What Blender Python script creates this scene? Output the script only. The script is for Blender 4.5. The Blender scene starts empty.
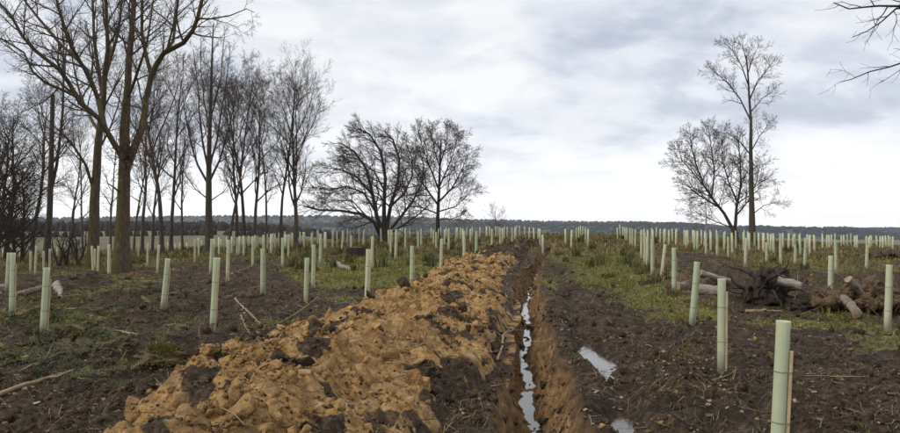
import bpy, bmesh, math, random
import numpy as np
from mathutils import Vector, Matrix
random.seed(7); rng = np.random.default_rng(11)
SC = bpy.context.scene; COL = SC.collection
F, CX, VH, EYE = 700.0, 450.0, 224.0, 1.85          # focal length, centre column, horizon row (photo pixels), eye height

# ------------------------------------------------------------------ camera, sky, sun, exposure
cam = bpy.data.cameras.new('camera'); camo = bpy.data.objects.new('camera', cam); COL.objects.link(camo)
cam.sensor_width = 36; cam.lens = 28; cam.clip_start = .05; cam.clip_end = 12000
camo.location = (0, 0, EYE); camo.rotation_euler = (math.radians(90.6), 0, 0)
SC.camera = camo
SUN_EL, SUN_AZ = math.radians(46), math.radians(-112)   # azimuth clockwise from +Y (view direction)

W = bpy.data.worlds.new('World'); SC.world = W; W.use_nodes = True
nt = W.node_tree; nt.nodes.clear()
def nd(nt, t, ins=None, **kw):
    n = nt.nodes.new(t)
    for k, v in kw.items(): setattr(n, k, v)
    for k, v in (ins or {}).items():
        s = n.inputs[k]
        if isinstance(v, bpy.types.NodeSocket): nt.links.new(v, s)
        else: s.default_value = v
    return n
def ramp(nt, fac, stops):
    n = nd(nt, 'ShaderNodeValToRGB', {'Fac': fac}); e = n.color_ramp.elements
    while len(e) < len(stops): e.new(.5)
    for i, (p, c) in enumerate(stops):
        e[i].position = p; e[i].color = (c, c, c, 1) if isinstance(c, (int, float)) else (*c, 1)
    return n.outputs[0]
def mixc(nt, f, a, b, mode='MIX'):
    n = nt.nodes.new('ShaderNodeMix'); n.data_type = 'RGBA'; n.blend_type = mode
    for k, v in ((0, f), (6, a), (7, b)):
        if isinstance(v, bpy.types.NodeSocket): nt.links.new(v, n.inputs[k])
        else: n.inputs[k].default_value = v if k == 0 else (*v, 1)
    return n.outputs[2]
def mth(nt, op, a, b=0.0, c=0.0, clamp=False):
    n = nt.nodes.new('ShaderNodeMath'); n.operation = op; n.use_clamp = clamp
    for k, v in ((0, a), (1, b), (2, c)):
        if isinstance(v, bpy.types.NodeSocket): nt.links.new(v, n.inputs[k])
        else: n.inputs[k].default_value = v
    return n.outputs[0]
def noise(nt, vec, scale, detail=5, rough=.55, dist=0.0):
    return nd(nt, 'ShaderNodeTexNoise', {'Vector': vec, 'Scale': scale, 'Detail': detail, 'Roughness': rough, 'Distortion': dist}).outputs[0]

tc = nd(nt, 'ShaderNodeTexCoord'); sep = nd(nt, 'ShaderNodeSeparateXYZ', {0: tc.outputs['Generated']})
zc = mth(nt, 'MAXIMUM', sep.outputs[2], 0.0)
den = mth(nt, 'ADD', zc, .30)
px = mth(nt, 'DIVIDE', sep.outputs[0], den); py = mth(nt, 'DIVIDE', sep.outputs[1], den)
cv = nd(nt, 'ShaderNodeCombineXYZ', {0: px, 1: mth(nt, 'MULTIPLY', py, 1.25), 2: 3.7}).outputs[0]
n1 = noise(nt, cv, 1.5, 5, .5, .15); n2 = noise(nt, cv, 4.6, 6, .55, .3)
nn = mth(nt, 'ADD', mth(nt, 'MULTIPLY', n1, .60), mth(nt, 'MULTIPLY', n2, .40))
cloud = ramp(nt, nn, [(.38, (.50, .55, .67)), (.445, (.66, .71, .82)), (.49, (.80, .84, .92)), (.55, (.90, .925, .97)), (.61, (1.0, 1.01, 1.03))])
hz = ramp(nt, zc, [(0.0, 1.), (.05, .66), (.13, .16), (.28, 0.0)])
cloud = mixc(nt, hz, cloud, (1.36, 1.36, 1.37))
sky = nd(nt, 'ShaderNodeTexSky', sky_type='NISHITA', sun_disc=False, sun_elevation=SUN_EL, sun_rotation=SUN_AZ)
bgs = nd(nt, 'ShaderNodeBackground', {'Color': sky.outputs[0], 'Strength': .09})
bgc = nd(nt, 'ShaderNodeBackground', {'Color': cloud, 'Strength': .83})
mx = nd(nt, 'ShaderNodeMixShader', {0: .93, 1: bgs.outputs[0], 2: bgc.outputs[0]})
nd(nt, 'ShaderNodeOutputWorld', {0: mx.outputs[0]})

sl = bpy.data.lights.new('sun', 'SUN'); sl.energy = 1.5; sl.angle = math.radians(12); sl.color = (1, .95, .87)
so = bpy.data.objects.new('sun', sl); COL.objects.link(so)
sd = Vector((math.sin(SUN_AZ)*math.cos(SUN_EL), math.cos(SUN_AZ)*math.cos(SUN_EL), math.sin(SUN_EL)))
so.rotation_euler = sd.to_track_quat('Z', 'Y').to_euler(); so.location = (0, 0, 60)
vs = SC.view_settings; vs.view_transform = 'Standard'; vs.look = 'None'; vs.exposure = 0.25; vs.gamma = 1.0

# ------------------------------------------------------------------ helpers
def PT(u, v, Y): return Vector(((u-CX)/F*Y, Y, EYE-(v-VH)/F*Y))
def tag(o, label=None, cat=None, group=None, kind=None):
    for k, v in (('label', label), ('category', cat), ('group', group), ('kind', kind)):
        if v: o[k] = v
    return o
def make_mesh(name, V, T, smooth=True, attrs=None):
    V = np.ascontiguousarray(V, dtype=np.float32); T = np.ascontiguousarray(T, dtype=np.int32)
    k = T.shape[1]; m = bpy.data.meshes.new(name)
    m.vertices.add(len(V)); m.vertices.foreach_set('co', V.ravel())
    m.loops.add(T.size); m.loops.foreach_set('vertex_index', T.ravel())
    m.polygons.add(len(T)); m.polygons.foreach_set('loop_start', np.arange(0, T.size, k, dtype=np.int32))
    m.polygons.foreach_set('loop_total', np.full(len(T), k, np.int32))
    m.polygons.foreach_set('use_smooth', np.full(len(T), smooth))
    for an, a in (attrs or {}).items():
        at = m.attributes.new(an, 'FLOAT_COLOR', 'POINT'); at.data.foreach_set('color', np.ascontiguousarray(a, np.float32).ravel())
    m.update(calc_edges=True); return m
def link(name, mesh, mat=None, parent=None, loc=None):
    o = bpy.data.objects.new(name, mesh); COL.objects.link(o)
    if mat and mesh and not mesh.materials: mesh.materials.append(mat)
    if parent: o.parent = parent
    if loc is not None: o.location = loc
    return o
def empty(name, loc):
    o = bpy.data.objects.new(name, None); COL.objects.link(o); o.location = loc; o.empty_display_size = .2; return o

_perm = np.random.default_rng(3).permutation(512); _perm = np.concatenate([_perm, _perm, _perm])
_ga = np.random.default_rng(5).uniform(0, 2*np.pi, 512); _gx, _gy = np.cos(_ga), np.sin(_ga)
def perlin(x, y):
    xi = np.floor(x).astype(np.int64); yi = np.floor(y).astype(np.int64); xf = x-xi; yf = y-yi
    xi &= 511; yi &= 511; u = xf*xf*xf*(xf*(xf*6-15)+10); v = yf*yf*yf*(yf*(yf*6-15)+10)
    def g(ix, iy, dx, dy):
        h = _perm[_perm[ix & 511]+(iy & 511)] & 511; return _gx[h]*dx+_gy[h]*dy
    a = g(xi, yi, xf, yf); b = g(xi+1, yi, xf-1, yf); c = g(xi, yi+1, xf, yf-1); d = g(xi+1, yi+1, xf-1, yf-1)
    return (a+(b-a)*u)+((c+(d-c)*u)-(a+(b-a)*u))*v
def fbm(x, y, f, o=4, g=.5):
    s = 0; a = 1.0
    for i in range(o): s = s+a*perlin(x*f+17.3*i, y*f-9.1*i); f *= 2.03; a *= g
    return s
def sstep(a, b, x):
    t = np.clip((x-a)/(b-a), 0, 1); return t*t*(3-2*t)

# ------------------------------------------------------------------ tree shelters as read from the photo
# (u_top, v_top, u_base, v_base, base seen?, label or None)
S = 'pale green tree shelter '
TUBES = [
 (783,321,774.5,482,1,'nearest of all tree shelters, pale green tube with a wooden stake at bottom right'),
 (721.5,279,720.5,372,1,S+'on bare mud, second nearest right of the trench'),
 (697,262,691,330,1,S+'leaning right in front of the grey log pile'),
 (889,265,886,334,1,S+'in front of the brown root mound at right edge'),
 (830.5,256,829,308,1,S+'between the forked dead twig and the root mound'),
 (673.8,248,673.5,298,1,'upright '+S+'at the left end of the grey log pile'),
 (665,244.5,661,283,1,'slim '+S+'leaning right, left of the log pile'),
 (652,239.5,652,277,1,S+'nearest in the straight row right of the track'),
 (647.3,237,647,268,1,S+'second nearest in the straight row right of the track'),
 (644.6,233,644.5,263,1,S+'third nearest in the straight row right of the track'),
 (641.4,230,641,257,1,S+'fourth nearest in the straight row right of the track'),
 (766.4,242.5,766,268,1,S+'rising right behind the black uprooted stump'),
 (746,238,744.5,268,1,S+'just left of the black uprooted stump among brown stalks'),
 (728,237,728,261,1,S+'with stake in front of the low forked tree'),
 (717,234.5,716.7,258,1,S+'a step right of the thin pale dead stem'),
 (706,233.5,705.5,256,1,S+'right in front of the thin pale dead stem'),
 (780.2,233.5,780,260,1,S+'alone right of the tall bare tree, behind bleached wood'),
 (795,250,794.5,275,1,'short '+S+'right behind the forked dead twig'),
 (805.5,238,804,267,1,S+'leaning slightly right, behind the short one by the forked twig'),
 (835.2,240,835.5,272,1,S+'just behind and right of the one beside the root mound log'),
 (866.8,245,865.5,272,1,S+'rising behind the brown root mound'),
 (217,258,213,338,1,'large '+S+'with tan stake at the left edge of the spoil bank'),
 (307,259,306,313,1,S+'behind the crossed sticks left of the spoil bank'),
 (313.7,245,313,289,1,S+'close behind the one by the crossed sticks'),
 (262.7,249,262.5,297,1,S+'alone on dark mud, left of the crossed sticks'),
 (282.5,238,282.5,269,1,S+'with a grass tuft at its foot, mid left field'),
 (368.4,249.5,366.5,305,1,S+'with tan stake where the spoil bank starts to narrow'),
 (372.6,236.5,371.5,270,1,S+'close behind the staked one where the spoil bank narrows'),
 (412,246,411.5,290,1,'single '+S+'in the grass left of the narrowing spoil bank'),
 (441.8,239,440.5,276,1,S+'at the tan spoil bank foot, nearest of those along it'),
 (464,231,463.8,261,1,S+'second nearest of those along the left edge of the spoil bank'),
 (476.4,231,475.8,257,1,S+'third nearest of those along the left edge of the spoil bank'),
 (492,229,491.5,250,1,S+'fourth nearest of those along the left edge of the spoil bank'),
 (500,228,500,248,1,S+'fifth nearest of those along the left edge of the spoil bank'),
 (512,228,512,244,1,S+'where the spoil bank turns from tan to dark brown'),
 (168,259,163,317,1,S+'leaning right on dark soil beyond the mossy hump'),
 (47,268,43.5,341,1,S+'with stake beside the broken pale wood in green brash'),
 (13.3,253,12,311,1,'front one of two '+S+'tubes overlapping at the left edge'),
 (9,253,7,294,1,'rear one of two '+S+'tubes overlapping at the left edge'),
 (31,251.4,30.5,276,1,S+'at the foot of the dark left thicket, wider of a pair'),
 (36.5,246,35.5,272,1,'slim '+S+'at the foot of the dark left thicket'),
 (44,251,43.6,275,1,S+'right behind the one beside the broken pale wood'),
 (50,249,50,270,0,S+'half hidden behind the brushy mound at left'),
 (92,246,93.5,273,1,'left one of three '+S+'tubes huddled before the mossy trunk'),
 (95,249,95,273,1,'middle, shortest of three '+S+'tubes huddled before the mossy trunk'),
 (98.7,246,98,273,1,'right one of three '+S+'tubes huddled before the mossy trunk'),
 (109,244.5,109,276,1,S+'between the two thick mossy trunks'),
 (138.5,243,138.5,261,1,S+'just right of the thick forked trunk'),
 (148,243.5,147.5,267,1,'slim '+S+'in the brash right of the thick forked trunk'),
 (159,245,157.5,274,1,S+'with orange stake behind the right leaning one'),
 (195,239.5,195,263,1,S+'front one of a close pair left of the tall upright tree'),
 (199,238,198.5,258,1,S+'rear one of a close pair left of the tall upright tree'),
 (212,239,210.5,272,1,S+'directly behind the large one at the spoil bank'),
 (228.5,240,227.5,279,1,S+'at the left end of the grey stick on mud'),
 (237.4,237.5,237,258,1,'slim '+S+'under the slender stems, behind the grey stick'),
 (253,236.5,252.7,266,1,S+'at the end of the grey stick in the left field'),
 (245.5,236.5,245.3,252,1,None),(257.6,235.5,257.6,251,1,None),(267.4,234.5,267.4,251,1,None),
 (285,231.5,285,250,1,None),
 (289,234.5,288,258,1,S+'leaning a little right beside the grass tufted one'),
 (320.7,234,320,265,1,S+'left of the short pale log in the left field'),
 (332.6,230,332.5,247,1,None),(342.7,231,342,250,1,None),
 (351.4,235.5,350.5,256,1,S+'just left of the black cut stump'),
 (363.7,231,363,248,1,S+'just behind the black cut stump'),
 (390.7,229.5,390.5,254,1,S+'left neighbour of the tilted one below the windswept tree'),
 (396.3,229.5,395.3,258,1,'tilted '+S+'with a stake, below the windswept tree'),
 (405.3,230,405,250,1,None),(418,231.5,418,252,1,None),(421,229,421,246,1,None),(436,232,436,251,1,None),
 (433.4,230,433.4,246,1,None),(448.7,228.5,448.5,250,1,None),
 (576.3,228,576,244,1,None),
 (684,230,684,246,1,None),(695,232,695,248,1,None),(710,230,710,246,1,None),(725,231,725,247,1,None),(735.6,231,735.6,249,1,None),
 (754.4,232.5,754.4,249,1,None),(847.2,235,847.2,250,1,None),(850.7,235,850.7,250,1,None),(890,237,889.6,252,1,None),(871,235.5,871,249,1,None),
 (632.3,229,632,247,1,None),(635.4,229.5,635,249,1,None),(630,228,630,246,1,None)]
FAR = [(134.4,246),(151,246),(153,245),(167.6,242),(170.7,241),(175,244),(180,243),(187,243),(215,240),(221,239),(231.6,236.5),
 (249,236),(264,235.5),(270.6,234),(272.5,234),(275,234),(278.5,233),(292,233),(300.4,232),(304,232),(312.4,231.5),(317,230),(324.5,232),
 (337,231),(347,228.5),(350,228.5),(353.7,228),(359,228),(369.5,229),(381.5,229.5),(384,229),(388.5,230),(400,228),(402,228),(410,228),
 (431,228),(440.6,226.5),(444.5,229.5),(455.4,228.5),(460.4,227.5),(466.4,227),(472,227),(480,227),(486,226.5),(489.5,227),(495.6,226.5),
 (504,227),(507,227),(516,226.5),(519.4,226),(524.8,226.5),(529,227.5),(534,228),(538,228),(540,229),(542.7,230),(565.4,229),
 (570.7,230),(578.7,227),(580.7,226),(582.8,226.5),(585.4,228),(587.5,229),(617.6,228),(620,224.5),(623,227),(625,227.5),(626.7,227.5),
 (647.7,230),(651,228),(656,227.5),(660,229),(663.8,229.5),(668.2,230),(672.2,229),(676,229),(688,230),(692.5,230),(697,231),(704,231),
 (716.5,230),(744,230),(747.3,231.5),(752.4,231),(758.4,233),(762.4,233),(768,233),(773,233.5),(788,233.5),(794,233.5),(800,233.5),(809,235),(814,235),
 (821.8,233.5),(826.5,235),(831.5,234.5),(834.6,233.5),(843.6,235),(854.3,237),(857,235),(866.4,236),(869,237),(880,236.5),(882.5,238),
 (887.8,235.5),(892,238),(20,249),(3,250),(58,247)]
TH = 1.2
cal = []
for ut, vt, ub, vb, s, lab in TUBES:
    if s:
        Y = TH*F/(vb-vt); cal.append(((ub), math.log(Y), EYE-(vb-VH)*Y/F))
# anchors: ground at the camera, falling land beyond the planting
for u in range(-400, 1401, 100):
    cal.append((u, math.log(4.0), 0.0)); cal.append((u, math.log(7.0), 0.0))
for u, z in ((-300,-1.5),(-50,-1.4),(100,-1.6),(200,-1.4),(300,-.5),(400,.1),(500,.35),(580,.5),(640,.45),(720,.1),(800,-.3),(880,-.6),(1000,-.9),(1300,-1)):
    cal.append((u, math.log(85.0), z))
CAL = np.array(cal)
def base_z(X, Y):
    X = np.asarray(X, float); Y = np.asarray(Y, float); sh = X.shape; X = X.ravel(); Y = Y.ravel()
    Ye = np.maximum(Y, 2.0); u = CX+np.clip(X/Ye, -2.2, 2.2)*F; l = np.log(np.clip(np.hypot(X, Ye), 2.5, 100)); l = np.minimum(l, np.log(np.maximum(Ye, 2.5))+.4)
    num = np.zeros_like(u); dn = np.full_like(u, 1e-4)
    for cu, cl, cz in CAL:
        w = np.exp(-((u-cu)/75)**2-((l-cl)/.22)**2); num += w*cz; dn += w
    for cu, cl, cz in CAL:
        w = .02*np.exp(-((u-cu)/250)**2-((l-cl)/.6)**2); num += w*cz; dn += w
    z = num/dn; z *= sstep(-2, 3, Y)
    r = np.hypot(X, Y)
    left = sstep(380, 200, CX+X/Ye*F)*sstep(0, 5, Y)
    far = (-2.2*left-5*(1-left))+fbm(X, Y, .006, 2)*.8
    z = z+(far-z)*sstep(88, 150, r)
    deep = -30.0
    z = z+(deep-z)*sstep(0, 1, (r-(480*left+160*(1-left)))/900)
    return z.reshape(sh)
# ------------------------------------------------------------------ trench, spoil bank, puddles
TRY = np.array([-2, 3, 6.2, 8.2, 13.6, 17, 22.6, 33.6, 45, 60]); TRX = np.array([.45, .55, .78, .93, 1.46, 1.85, 2.5, 4.25, 6.3, 9.3])
def trx(Y): return np.interp(Y, TRY, TRX)+.05*np.sin(Y*.9)+.03*np.sin(Y*2.3+1)
def trd(Y): return .66*sstep(1.0, 3.5, Y)*(1-sstep(46, 58, Y))
def trench(X, Y):                                # returns carve depth and the share of clay
    d = X-trx(Y)+.05*fbm(X*0+3, Y, 1.1, 3); D = trd(Y)
    lw = .40; rw = .40+.07*sstep(13, 6, Y)
    e = fbm(X, Y, 2.2, 3)*.05
    a = np.where(d < 0, (-d-.055)/(lw-.055), (d-.055)/(rw-.055))+e*2
    prof = 1-np.clip(a, 0, 1)**1.5
    wall = np.clip(4*prof*(1-prof), 0, 1)
    prof = prof+wall*(.16*fbm(X*.5, Y, 2.6, 4)+.12*np.abs(fbm(X*.7, Y, 7, 2))-.05)
    return D*np.where(a < 1, prof, 0), np.clip((1.12-a)/.25, 0, 1)*(D > .05)
PUD = [(2.10, 10.25, .21, .85, .03), (1.70, 6.85, .17, .45, -.06), (-9.2, 20.5, .3, .3, 0)]
def bank_c(Y): return trx(Y)-1.95-.15*np.sin(Y*.35)-.25*sstep(10, 5, Y)
def bank_h(X, Y):
    t = X-bank_c(Y); wl = np.interp(Y, [3, 5, 6.5, 8, 12, 16, 70], [.8, .9, 1.45, 1.7, 1.6, 1.25, 1.2])+.12*np.sin(Y*.8); wr = 1.52
    a = np.where(t < 0, -t/wl, t/wr)
    a = np.clip(a+.12*fbm(X, Y, .9, 3), 0, 1.2)
    Hh = np.interp(Y, [2.2, 4.5, 9, 14, 20, 38, 60], [0, .40, .54, .35, .28, .26, .24])*(1+.12*np.sin(Y*.6+.5)+.15*np.sin(Y*1.7))
    Hh = Hh*(1-sstep(56, 66, Y))
    h = Hh*np.where(a < 1, (1-a*a)**1.25, 0)
    lob = .43*np.exp(-((X+1.95)/.85)**4-((Y-7.0)/1.35)**4)
    return np.maximum(h, lob)+.25*np.minimum(h, lob)
def pix(X, Y):
    Ye = np.maximum(Y, 1.5); return CX+X/Ye*F, VH+EYE*F/Ye
def blobs(u, v, L):
    s = np.zeros_like(u)
    for bu, bv, ru, rv, a in L: s = np.maximum(s, a*np.exp(-((u-bu)/ru)**2-((v-bv)/rv)**2))
    return s
GRASS = [(618,274,52,22,1.3),(648,302,52,13,1),(590,290,22,12,.6),(600,256,45,10,.9),(690,316,50,9,.75),(553,288,9,28,.55),(560,262,14,10,.8),(820,322,75,12,.75),(880,338,45,14,.6),(810,262,90,10,.8),
 (365,276,85,18,1.15),(300,262,45,9,.7),(420,285,40,14,.8),(160,350,28,16,.8),(50,320,70,30,.45),(90,352,70,25,.35),(270,328,40,9,.5),(460,262,30,10,.9),(240,292,20,6,.5),(690,345,45,10,.65),(140,290,40,12,.6),(660,352,30,8,.55),(765,346,40,9,.6),(640,335,45,8,.6),(860,388,40,18,.5),(800,372,30,9,.45),(20,360,50,14,.5),(200,318,40,9,.5),(330,300,30,8,.5)]
MUDZ = [(230,300,60,22,1),(245,270,40,10,.8),(720,385,190,45,1),(600,330,60,30,.9),(60,410,120,35,.9),(790,300,80,10,.5),(870,240,60,6,.7),(690,262,30,7,.7),(640,258,30,9,.6)]
def zones(X, Y):
    u, v = pix(X, Y); n = fbm(X, Y, .55, 4); n2 = fbm(X+40, Y-13, 1.7, 3)
    rough = sstep(275, 247, v)
    g = np.maximum(blobs(u, v, GRASS), rough*.85)-.75*blobs(u, v, MUDZ)*(1-.5*rough)
    g = np.clip(g+.55*n+.25*n2, 0, 1)*sstep(.5, 2, Y)
    _, clay = trench(X, Y)
    g = g*(1-clay); bh = bank_h(X, Y); g = g*(1-sstep(.02, .15, bh))
    track = np.exp(-((X-trx(Y)-1.15)/.9)**2)*sstep(60, 25, Y)      # churned strip beside the trench
    g = g*(1-track*(.8-.5*sstep(12, 20, Y)))
    fieldf = sstep(95, 130, np.hypot(X, Y))
    g = np.maximum(g, fieldf)
    return g, clay, np.clip(rough, 0, 1), fieldf
MOUNDS = [(160,358,.85,.55,.30),(75,285,2.0,1.5,.45),(120,305,2.0,1.2,.35),(860,310,1.7,.8,.25),(765,303,1.2,.7,.12),(700,292,1.0,.8,.2),(560,249,2.5,2.5,.35),(520,247,2,4,.1),(640,262,2,2.5,.25),(875,253,4,3,.5),(840,248,5,4,.35),(700,262,2,2,.2),(650,378,.35,.35,.16),(668,400,.4,.4,.14),(806,420,.3,.3,.14),(590,318,.6,1.2,.14),(575,345,.3,.9,.10),(735,330,.8,.6,.10)]
def detail(X, Y):
    g, clay, rough, ff = zones(X, Y); r = np.hypot(X, Y)
    near = 1-sstep(30, 90, r)
    n = fbm(X, Y, .45, 3)*.13+fbm(X, Y, 1.6, 3)*.075*(1-.5*g)+np.abs(fbm(X, Y, 4.5, 3))*.095*(1-.5*g)*near+np.abs(fbm(X+5, Y+31, 9.5, 2))*.045*(1-.5*g)*(1-sstep(9, 22, r))
    n = n*(1-.7*clay)
    n = n*(1-.8*sstep(100, 140, r))
    for mu, mv, rx, ry, h in MOUNDS:
        Y0 = EYE*F/(mv-VH); X0 = (mu-CX)/F*Y0
        n = n+h*np.exp(-((X-X0)/rx)**2-((Y-Y0)/ry)**2)*(1+.5*fbm(X, Y, 1.8, 2))
    for px_, py_, rx, ry, dz in PUD[:2]:
        q = ((X-px_+.10*np.sin(Y*3.1))/(rx*1.5))**2+((Y-py_)/(ry*1.5))**2
        n = n*(1-.55*np.exp(-q))-.17*np.exp(-q*1.1)
    d, _ = trench(X, Y)
    d = d+.042*fbm(X, Y, 3.4, 3)*(d > .4)
    # ruts of the digger right of the trench
    for off, w in ((.95, .16), (2.3, .2)):
        n = n-.11*np.exp(-((X-trx(Y)-off)/w)**2)*sstep(45, 20, Y)*sstep(2, 5, Y)
    return n-d
def ground_z(X, Y):
    X = np.atleast_1d(np.asarray(X, float)); Y = np.atleast_1d(np.asarray(Y, float))
    return base_z(X, Y)+detail(X, Y)
def gz(x, y): return float(ground_z([x], [y])[0])
def gpix(u, v, dz=0.0):
    """ground point seen at photo pixel (u, v): march along the ray"""
    Y = np.concatenate([np.arange(3, 40, .03), np.arange(40, 200, .2)]); X = (u-CX)/F*Y
    z = ground_z(X, Y)+dz; rz = EYE-(v-VH)/F*Y
    k = np.argmax(z >= rz)
    if z[k] < rz[k]: k = len(Y)-1
    return Vector((X[k], Y[k], z[k]-dz))

# ------------------------------------------------------------------ materials
def mat(name):
    m = bpy.data.materials.new(name); m.use_nodes = True; t = m.node_tree; t.nodes.clear()
    out = nd(t, 'ShaderNodeOutputMaterial'); b = nd(t, 'ShaderNodeBsdfPrincipled', {'Roughness': .9})
    b.inputs['Specular IOR Level'].default_value = .3
    t.links.new(b.outputs[0], out.inputs[0]); return m, t, b
def setc(t, b, c):
    if isinstance(c, tuple): b.inputs['Base Color'].default_value = (*c, 1)
    else: t.links.new(c, b.inputs['Base Color'])
def bump(t, b, h, s=.5, d=.02):
    n = nd(t, 'ShaderNodeBump', {'Height': h, 'Strength': s, 'Distance': d}); t.links.new(n.outputs[0], b.inputs['Normal'])
def objco(t): return nd(t, 'ShaderNodeTexCoord').outputs['Object']
def geo(t): return nd(t, 'ShaderNodeNewGeometry').outputs['Position']

def m_ground():
    m, t, b = mat('ground_soil'); p = geo(t)
    z = nd(t, 'ShaderNodeAttribute', attribute_name='zone'); s = nd(t, 'ShaderNodeSeparateColor', {0: z.outputs['Color']})
    nf = noise(t, p, 9, 8, .7); nm = noise(t, p, 1.4, 6, .6, .3); nx = noise(t, p, 38, 5, .65)
    mud = ramp(t, nf, [(.30, (.010, .006, .0035)), (.45, (.034, .020, .011)), (.58, (.085, .053, .028)), (.74, (.20, .135, .075))])
    mud = mixc(t, ramp(t, nx, [(.60, 0.), (.74, .6)]), mud, (.19, .135, .075))
    mud = mixc(t, ramp(t, nm, [(.50, 0.), (.72, .6)]), mud, ramp(t, nf, [(.35, (.05, .030, .015)), (.65, (.20, .135, .075))]))
    mud = mixc(t, ramp(t, noise(t, p, .8, 4, .6), [(.52, 0.), (.66, .55)]), mud, (.016, .010, .006))
    gr = ramp(t, nf, [(.3, (.030, .030, .008)), (.48, (.13, .125, .024)), (.68, (.27, .225, .065))])
    rg = ramp(t, nf, [(.3, (.030, .022, .010)), (.5, (.090, .066, .026)), (.7, (.20, .145, .065))])
    rg = mixc(t, ramp(t, nm, [(.42, 0.), (.6, .8)]), rg, (.062, .030, .014))
    gr = mixc(t, s.outputs[2], gr, rg)
    col = mixc(t, ramp(t, mth(t, 'ADD', s.outputs[0], mth(t, 'MULTIPLY', mth(t, 'SUBTRACT', nf, .5), .9)), [(.25, 0.), (.55, 1.)]), mud, gr)
    mp = nd(t, 'ShaderNodeMapping', {'Vector': p, 'Scale': (1.5, 1.0, 2.5)}).outputs[0]
    st = noise(t, mp, 4.0, 6, .62, .2)
    cl = ramp(t, st, [(.28, (.040, .021, .010)), (.45, (.125, .068, .026)), (.6, (.235, .138, .056)), (.75, (.40, .27, .13))])
    col = mixc(t, s.outputs[1], col, cl)
    fl = ramp(t, noise(t, p, .05, 4, .5), [(.35, (.095, .088, .042)), (.6, (.14, .118, .06))])
    col = mixc(t, z.outputs['Alpha'], col, fl)
    setc(t, b, col)
    wet = ramp(t, noise(t, p, 2.2, 4, .6), [(.45, .95), (.68, .55)]); t.links.new(wet, b.inputs['Roughness'])
    bump(t, b, mth(t, 'MULTIPLY', mth(t, 'ADD', nf, mth(t, 'MULTIPLY', nx, .45)), mth(t, 'SUBTRACT', 1.0, mth(t, 'MULTIPLY', s.outputs[1], .75))), 1.0, .08); return m
def m_bank(dark):
    m, t, b = mat('dark_bank_soil' if dark == 2 else 'tan_bank_soil'); p = geo(t)
    nf = noise(t, p, 14, 7, .7); nm = noise(t, p, 2.1, 5, .6, .4); nx = noise(t, p, 55, 4, .6)
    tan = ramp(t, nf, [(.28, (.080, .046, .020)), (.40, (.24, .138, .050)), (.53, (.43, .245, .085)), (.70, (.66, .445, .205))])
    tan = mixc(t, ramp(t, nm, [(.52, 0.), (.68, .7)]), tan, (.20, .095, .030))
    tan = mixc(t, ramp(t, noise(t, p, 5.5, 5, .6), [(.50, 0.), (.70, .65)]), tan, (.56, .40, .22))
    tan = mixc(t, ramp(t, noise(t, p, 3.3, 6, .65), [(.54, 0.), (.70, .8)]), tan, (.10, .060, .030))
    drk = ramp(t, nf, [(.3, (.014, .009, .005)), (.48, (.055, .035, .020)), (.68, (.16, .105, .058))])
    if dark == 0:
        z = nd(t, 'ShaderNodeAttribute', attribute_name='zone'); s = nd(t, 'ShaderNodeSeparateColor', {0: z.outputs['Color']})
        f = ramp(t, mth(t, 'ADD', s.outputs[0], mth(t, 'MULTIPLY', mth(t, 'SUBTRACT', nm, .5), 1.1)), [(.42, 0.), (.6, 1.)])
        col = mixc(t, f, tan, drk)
    else: col = tan if dark == 1 else drk
    setc(t, b, col); bump(t, b, mth(t, 'ADD', nf, mth(t, 'MULTIPLY', nx, .4)), 1.0, .05); return m
def m_bark(name, c0, c1, moss=0.0, sc=6):
    m, t, b = mat(name); p = objco(t)
    mp = nd(t, 'ShaderNodeMapping', {'Vector': p, 'Scale': (2, 2, .5)}).outputs[0]
    n = noise(t, mp, sc, 7, .65, .3); col = ramp(t, n, [(.32, c0), (.68, c1)])
    if moss:
        g = nd(t, 'ShaderNodeNewGeometry'); sx = nd(t, 'ShaderNodeSeparateXYZ', {0: g.outputs['Normal']})
        f = mth(t, 'ADD', mth(t, 'MULTIPLY', sx.outputs[0], -.55), mth(t, 'MULTIPLY', noise(t, p, 1.1, 4, .6), 1.3))
        f = mth(t, 'MULTIPLY', ramp(t, f, [(.42, 0.), (.80, 1.)]), moss)
        col = mixc(t, f, col, ramp(t, n, [(.3, (.038, .036, .006)), (.7, (.105, .090, .016))]))
    setc(t, b, col); bump(t, b, n, .8, .04); return m
def m_plain(name, c0, c1, sc=20, rough=.85, bs=.4, bd=.01, stretch=(1, 1, 1), world=False):
    m, t, b = mat(name); p = geo(t) if world else objco(t)
    mp = nd(t, 'ShaderNodeMapping', {'Vector': p, 'Scale': stretch}).outputs[0]
    n = noise(t, mp, sc, 6, .65); setc(t, b, ramp(t, n, [(.32, c0), (.68, c1)])); b.inputs['Roughness'].default_value = rough
    bump(t, b, n, bs, bd); return m
def m_vcol(name, transl=.25):
    m, t, b = mat(name); z = nd(t, 'ShaderNodeAttribute', attribute_name='zone')
    setc(t, b, z.outputs['Color']); b.inputs['Roughness'].default_value = .7
    tr = nd(t, 'ShaderNodeBsdfTranslucent', {'Color': z.outputs['Color']})
    ms = nd(t, 'ShaderNodeMixShader', {0: transl, 1: b.outputs[0], 2: tr.outputs[0]})
    t.links.new(ms.outputs[0], [n for n in t.nodes if n.type == 'OUTPUT_MATERIAL'][0].inputs[0]); return m
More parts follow.
